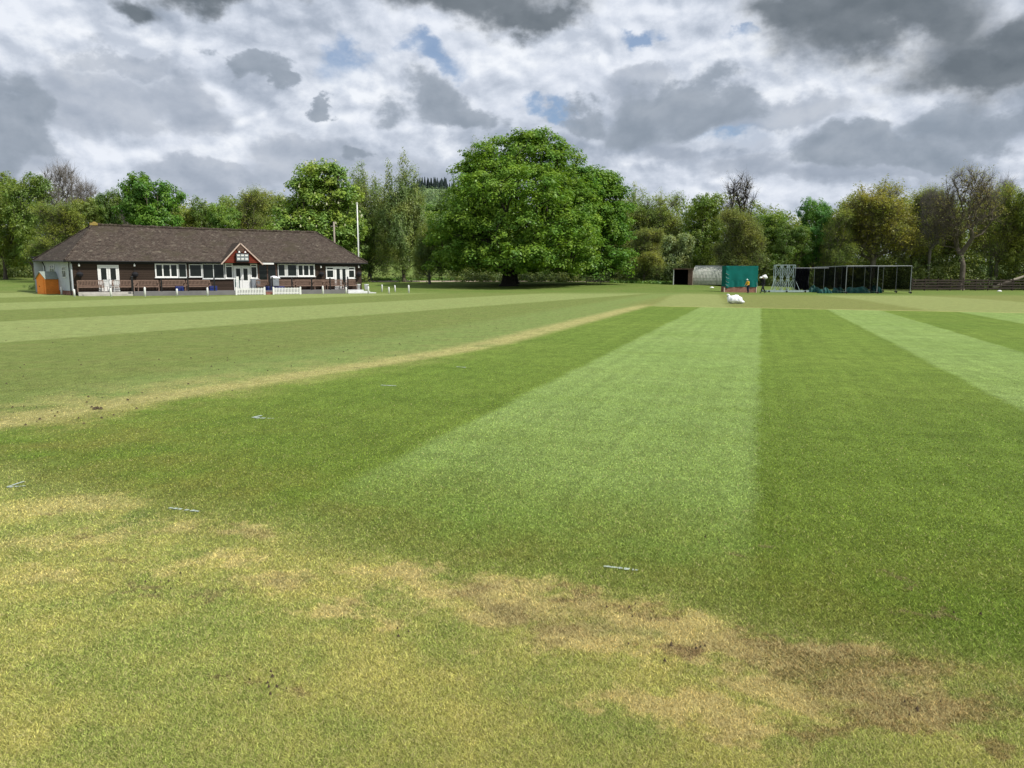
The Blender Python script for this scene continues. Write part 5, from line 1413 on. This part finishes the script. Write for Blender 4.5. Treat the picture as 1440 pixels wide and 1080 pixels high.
def layer(c,r,dark,mid,edge,rg_=1.2,soft=.16,op=.95):
    d=t.sub(1.0,t.sub(r,t.mul(rag,rg_)))             # >0 inside
    m_=t.ss(d,0,soft)
    tone=t.add(t.m('MINIMUM',d,.6),t.mul(relief,-.9))
    col=t.ramp(tone,[(0,edge),(.28,mid),(.75,dark)])
    return t.mix(t.mul(m_,op),c,col)
c0=layer(c0,rmin([(150,150,110,44),(255,150,70,32),(275,255,120,24),(470,230,120,34),(1090,150,110,28),(30,225,90,26),(560,262,110,24),(960,222,50,24),(1060,245,120,24),(700,240,80,20),(1250,250,130,16),(870,120,70,22),(180,90,60,20)]),(.35,.39,.45),(.44,.475,.53),(.58,.61,.66),1.0,.45,.70)
c0=layer(c0,rmin([(40,165,60,48),(10,195,60,36),(600,138,66,42),(650,160,62,24),(345,98,32,20),(372,118,24,14),(452,142,18,13),(805,160,48,28),(895,172,84,46),(985,152,76,38),(1220,206,76,28),(1300,215,86,26),(1405,165,92,32),(520,222,28,13)]),(.27,.31,.355),(.35,.39,.44),(.50,.54,.60),.95,.42,.88)
c0=layer(c0,rmin([(640,-10,190,42),(330,-14,150,32),(200,12,60,24),(745,8,74,30),(1250,25,220,64),(1395,75,160,48),(1130,15,105,48),(1330,-60,330,80),(600,-90,420,60)]),(.135,.158,.175),(.195,.22,.24),(.38,.415,.45),.50,.70,.95)
c0=t.mix(1.0,c0,(.955,.99,1.045),'MULTIPLY')
hz=t.ss(el,.10,.0); c0=t.mix(t.mul(hz,.45),c0,(.50,.56,.63))
below=t.ss(dz,0.0,-.03); c0=t.mix(below,c0,(.10,.12,.06))
t.l.new(c0,bg.inputs[0]); bg.inputs[1].default_value=1.0; w.cycles.sampling_method='MANUAL'; w.cycles.sample_map_resolution=256
sun=bpy.data.lights.new('sun','SUN'); sun.energy=4.6; sun.angle=R(.5); sun.color=(1,.955,.88)
so=bpy.data.objects.new('sun',sun); COL.objects.link(so); so.rotation_euler=SUND.to_track_quat('Z','Y').to_euler(); so.location=(0,0,50)
cam=bpy.data.cameras.new('camera'); cam.lens=27; cam.sensor_width=36; cam.clip_end=6000; cam.clip_start=.1
co=bpy.data.objects.new('camera',cam); COL.objects.link(co); co.location=(0,0,CAMH); co.rotation_euler=(R(90)-TH,0,0); scn.camera=co
scn.view_settings.view_transform='Standard'; scn.view_settings.look='None'; scn.view_settings.exposure=0; scn.view_settings.gamma=1
scn.render.engine='CYCLES'
for c in (scn.cycles,):
    c.max_bounces=5; c.diffuse_bounces=2; c.glossy_bounces=2; c.transmission_bounces=4; c.transparent_max_bounces=12
bpy.context.view_layer.update()
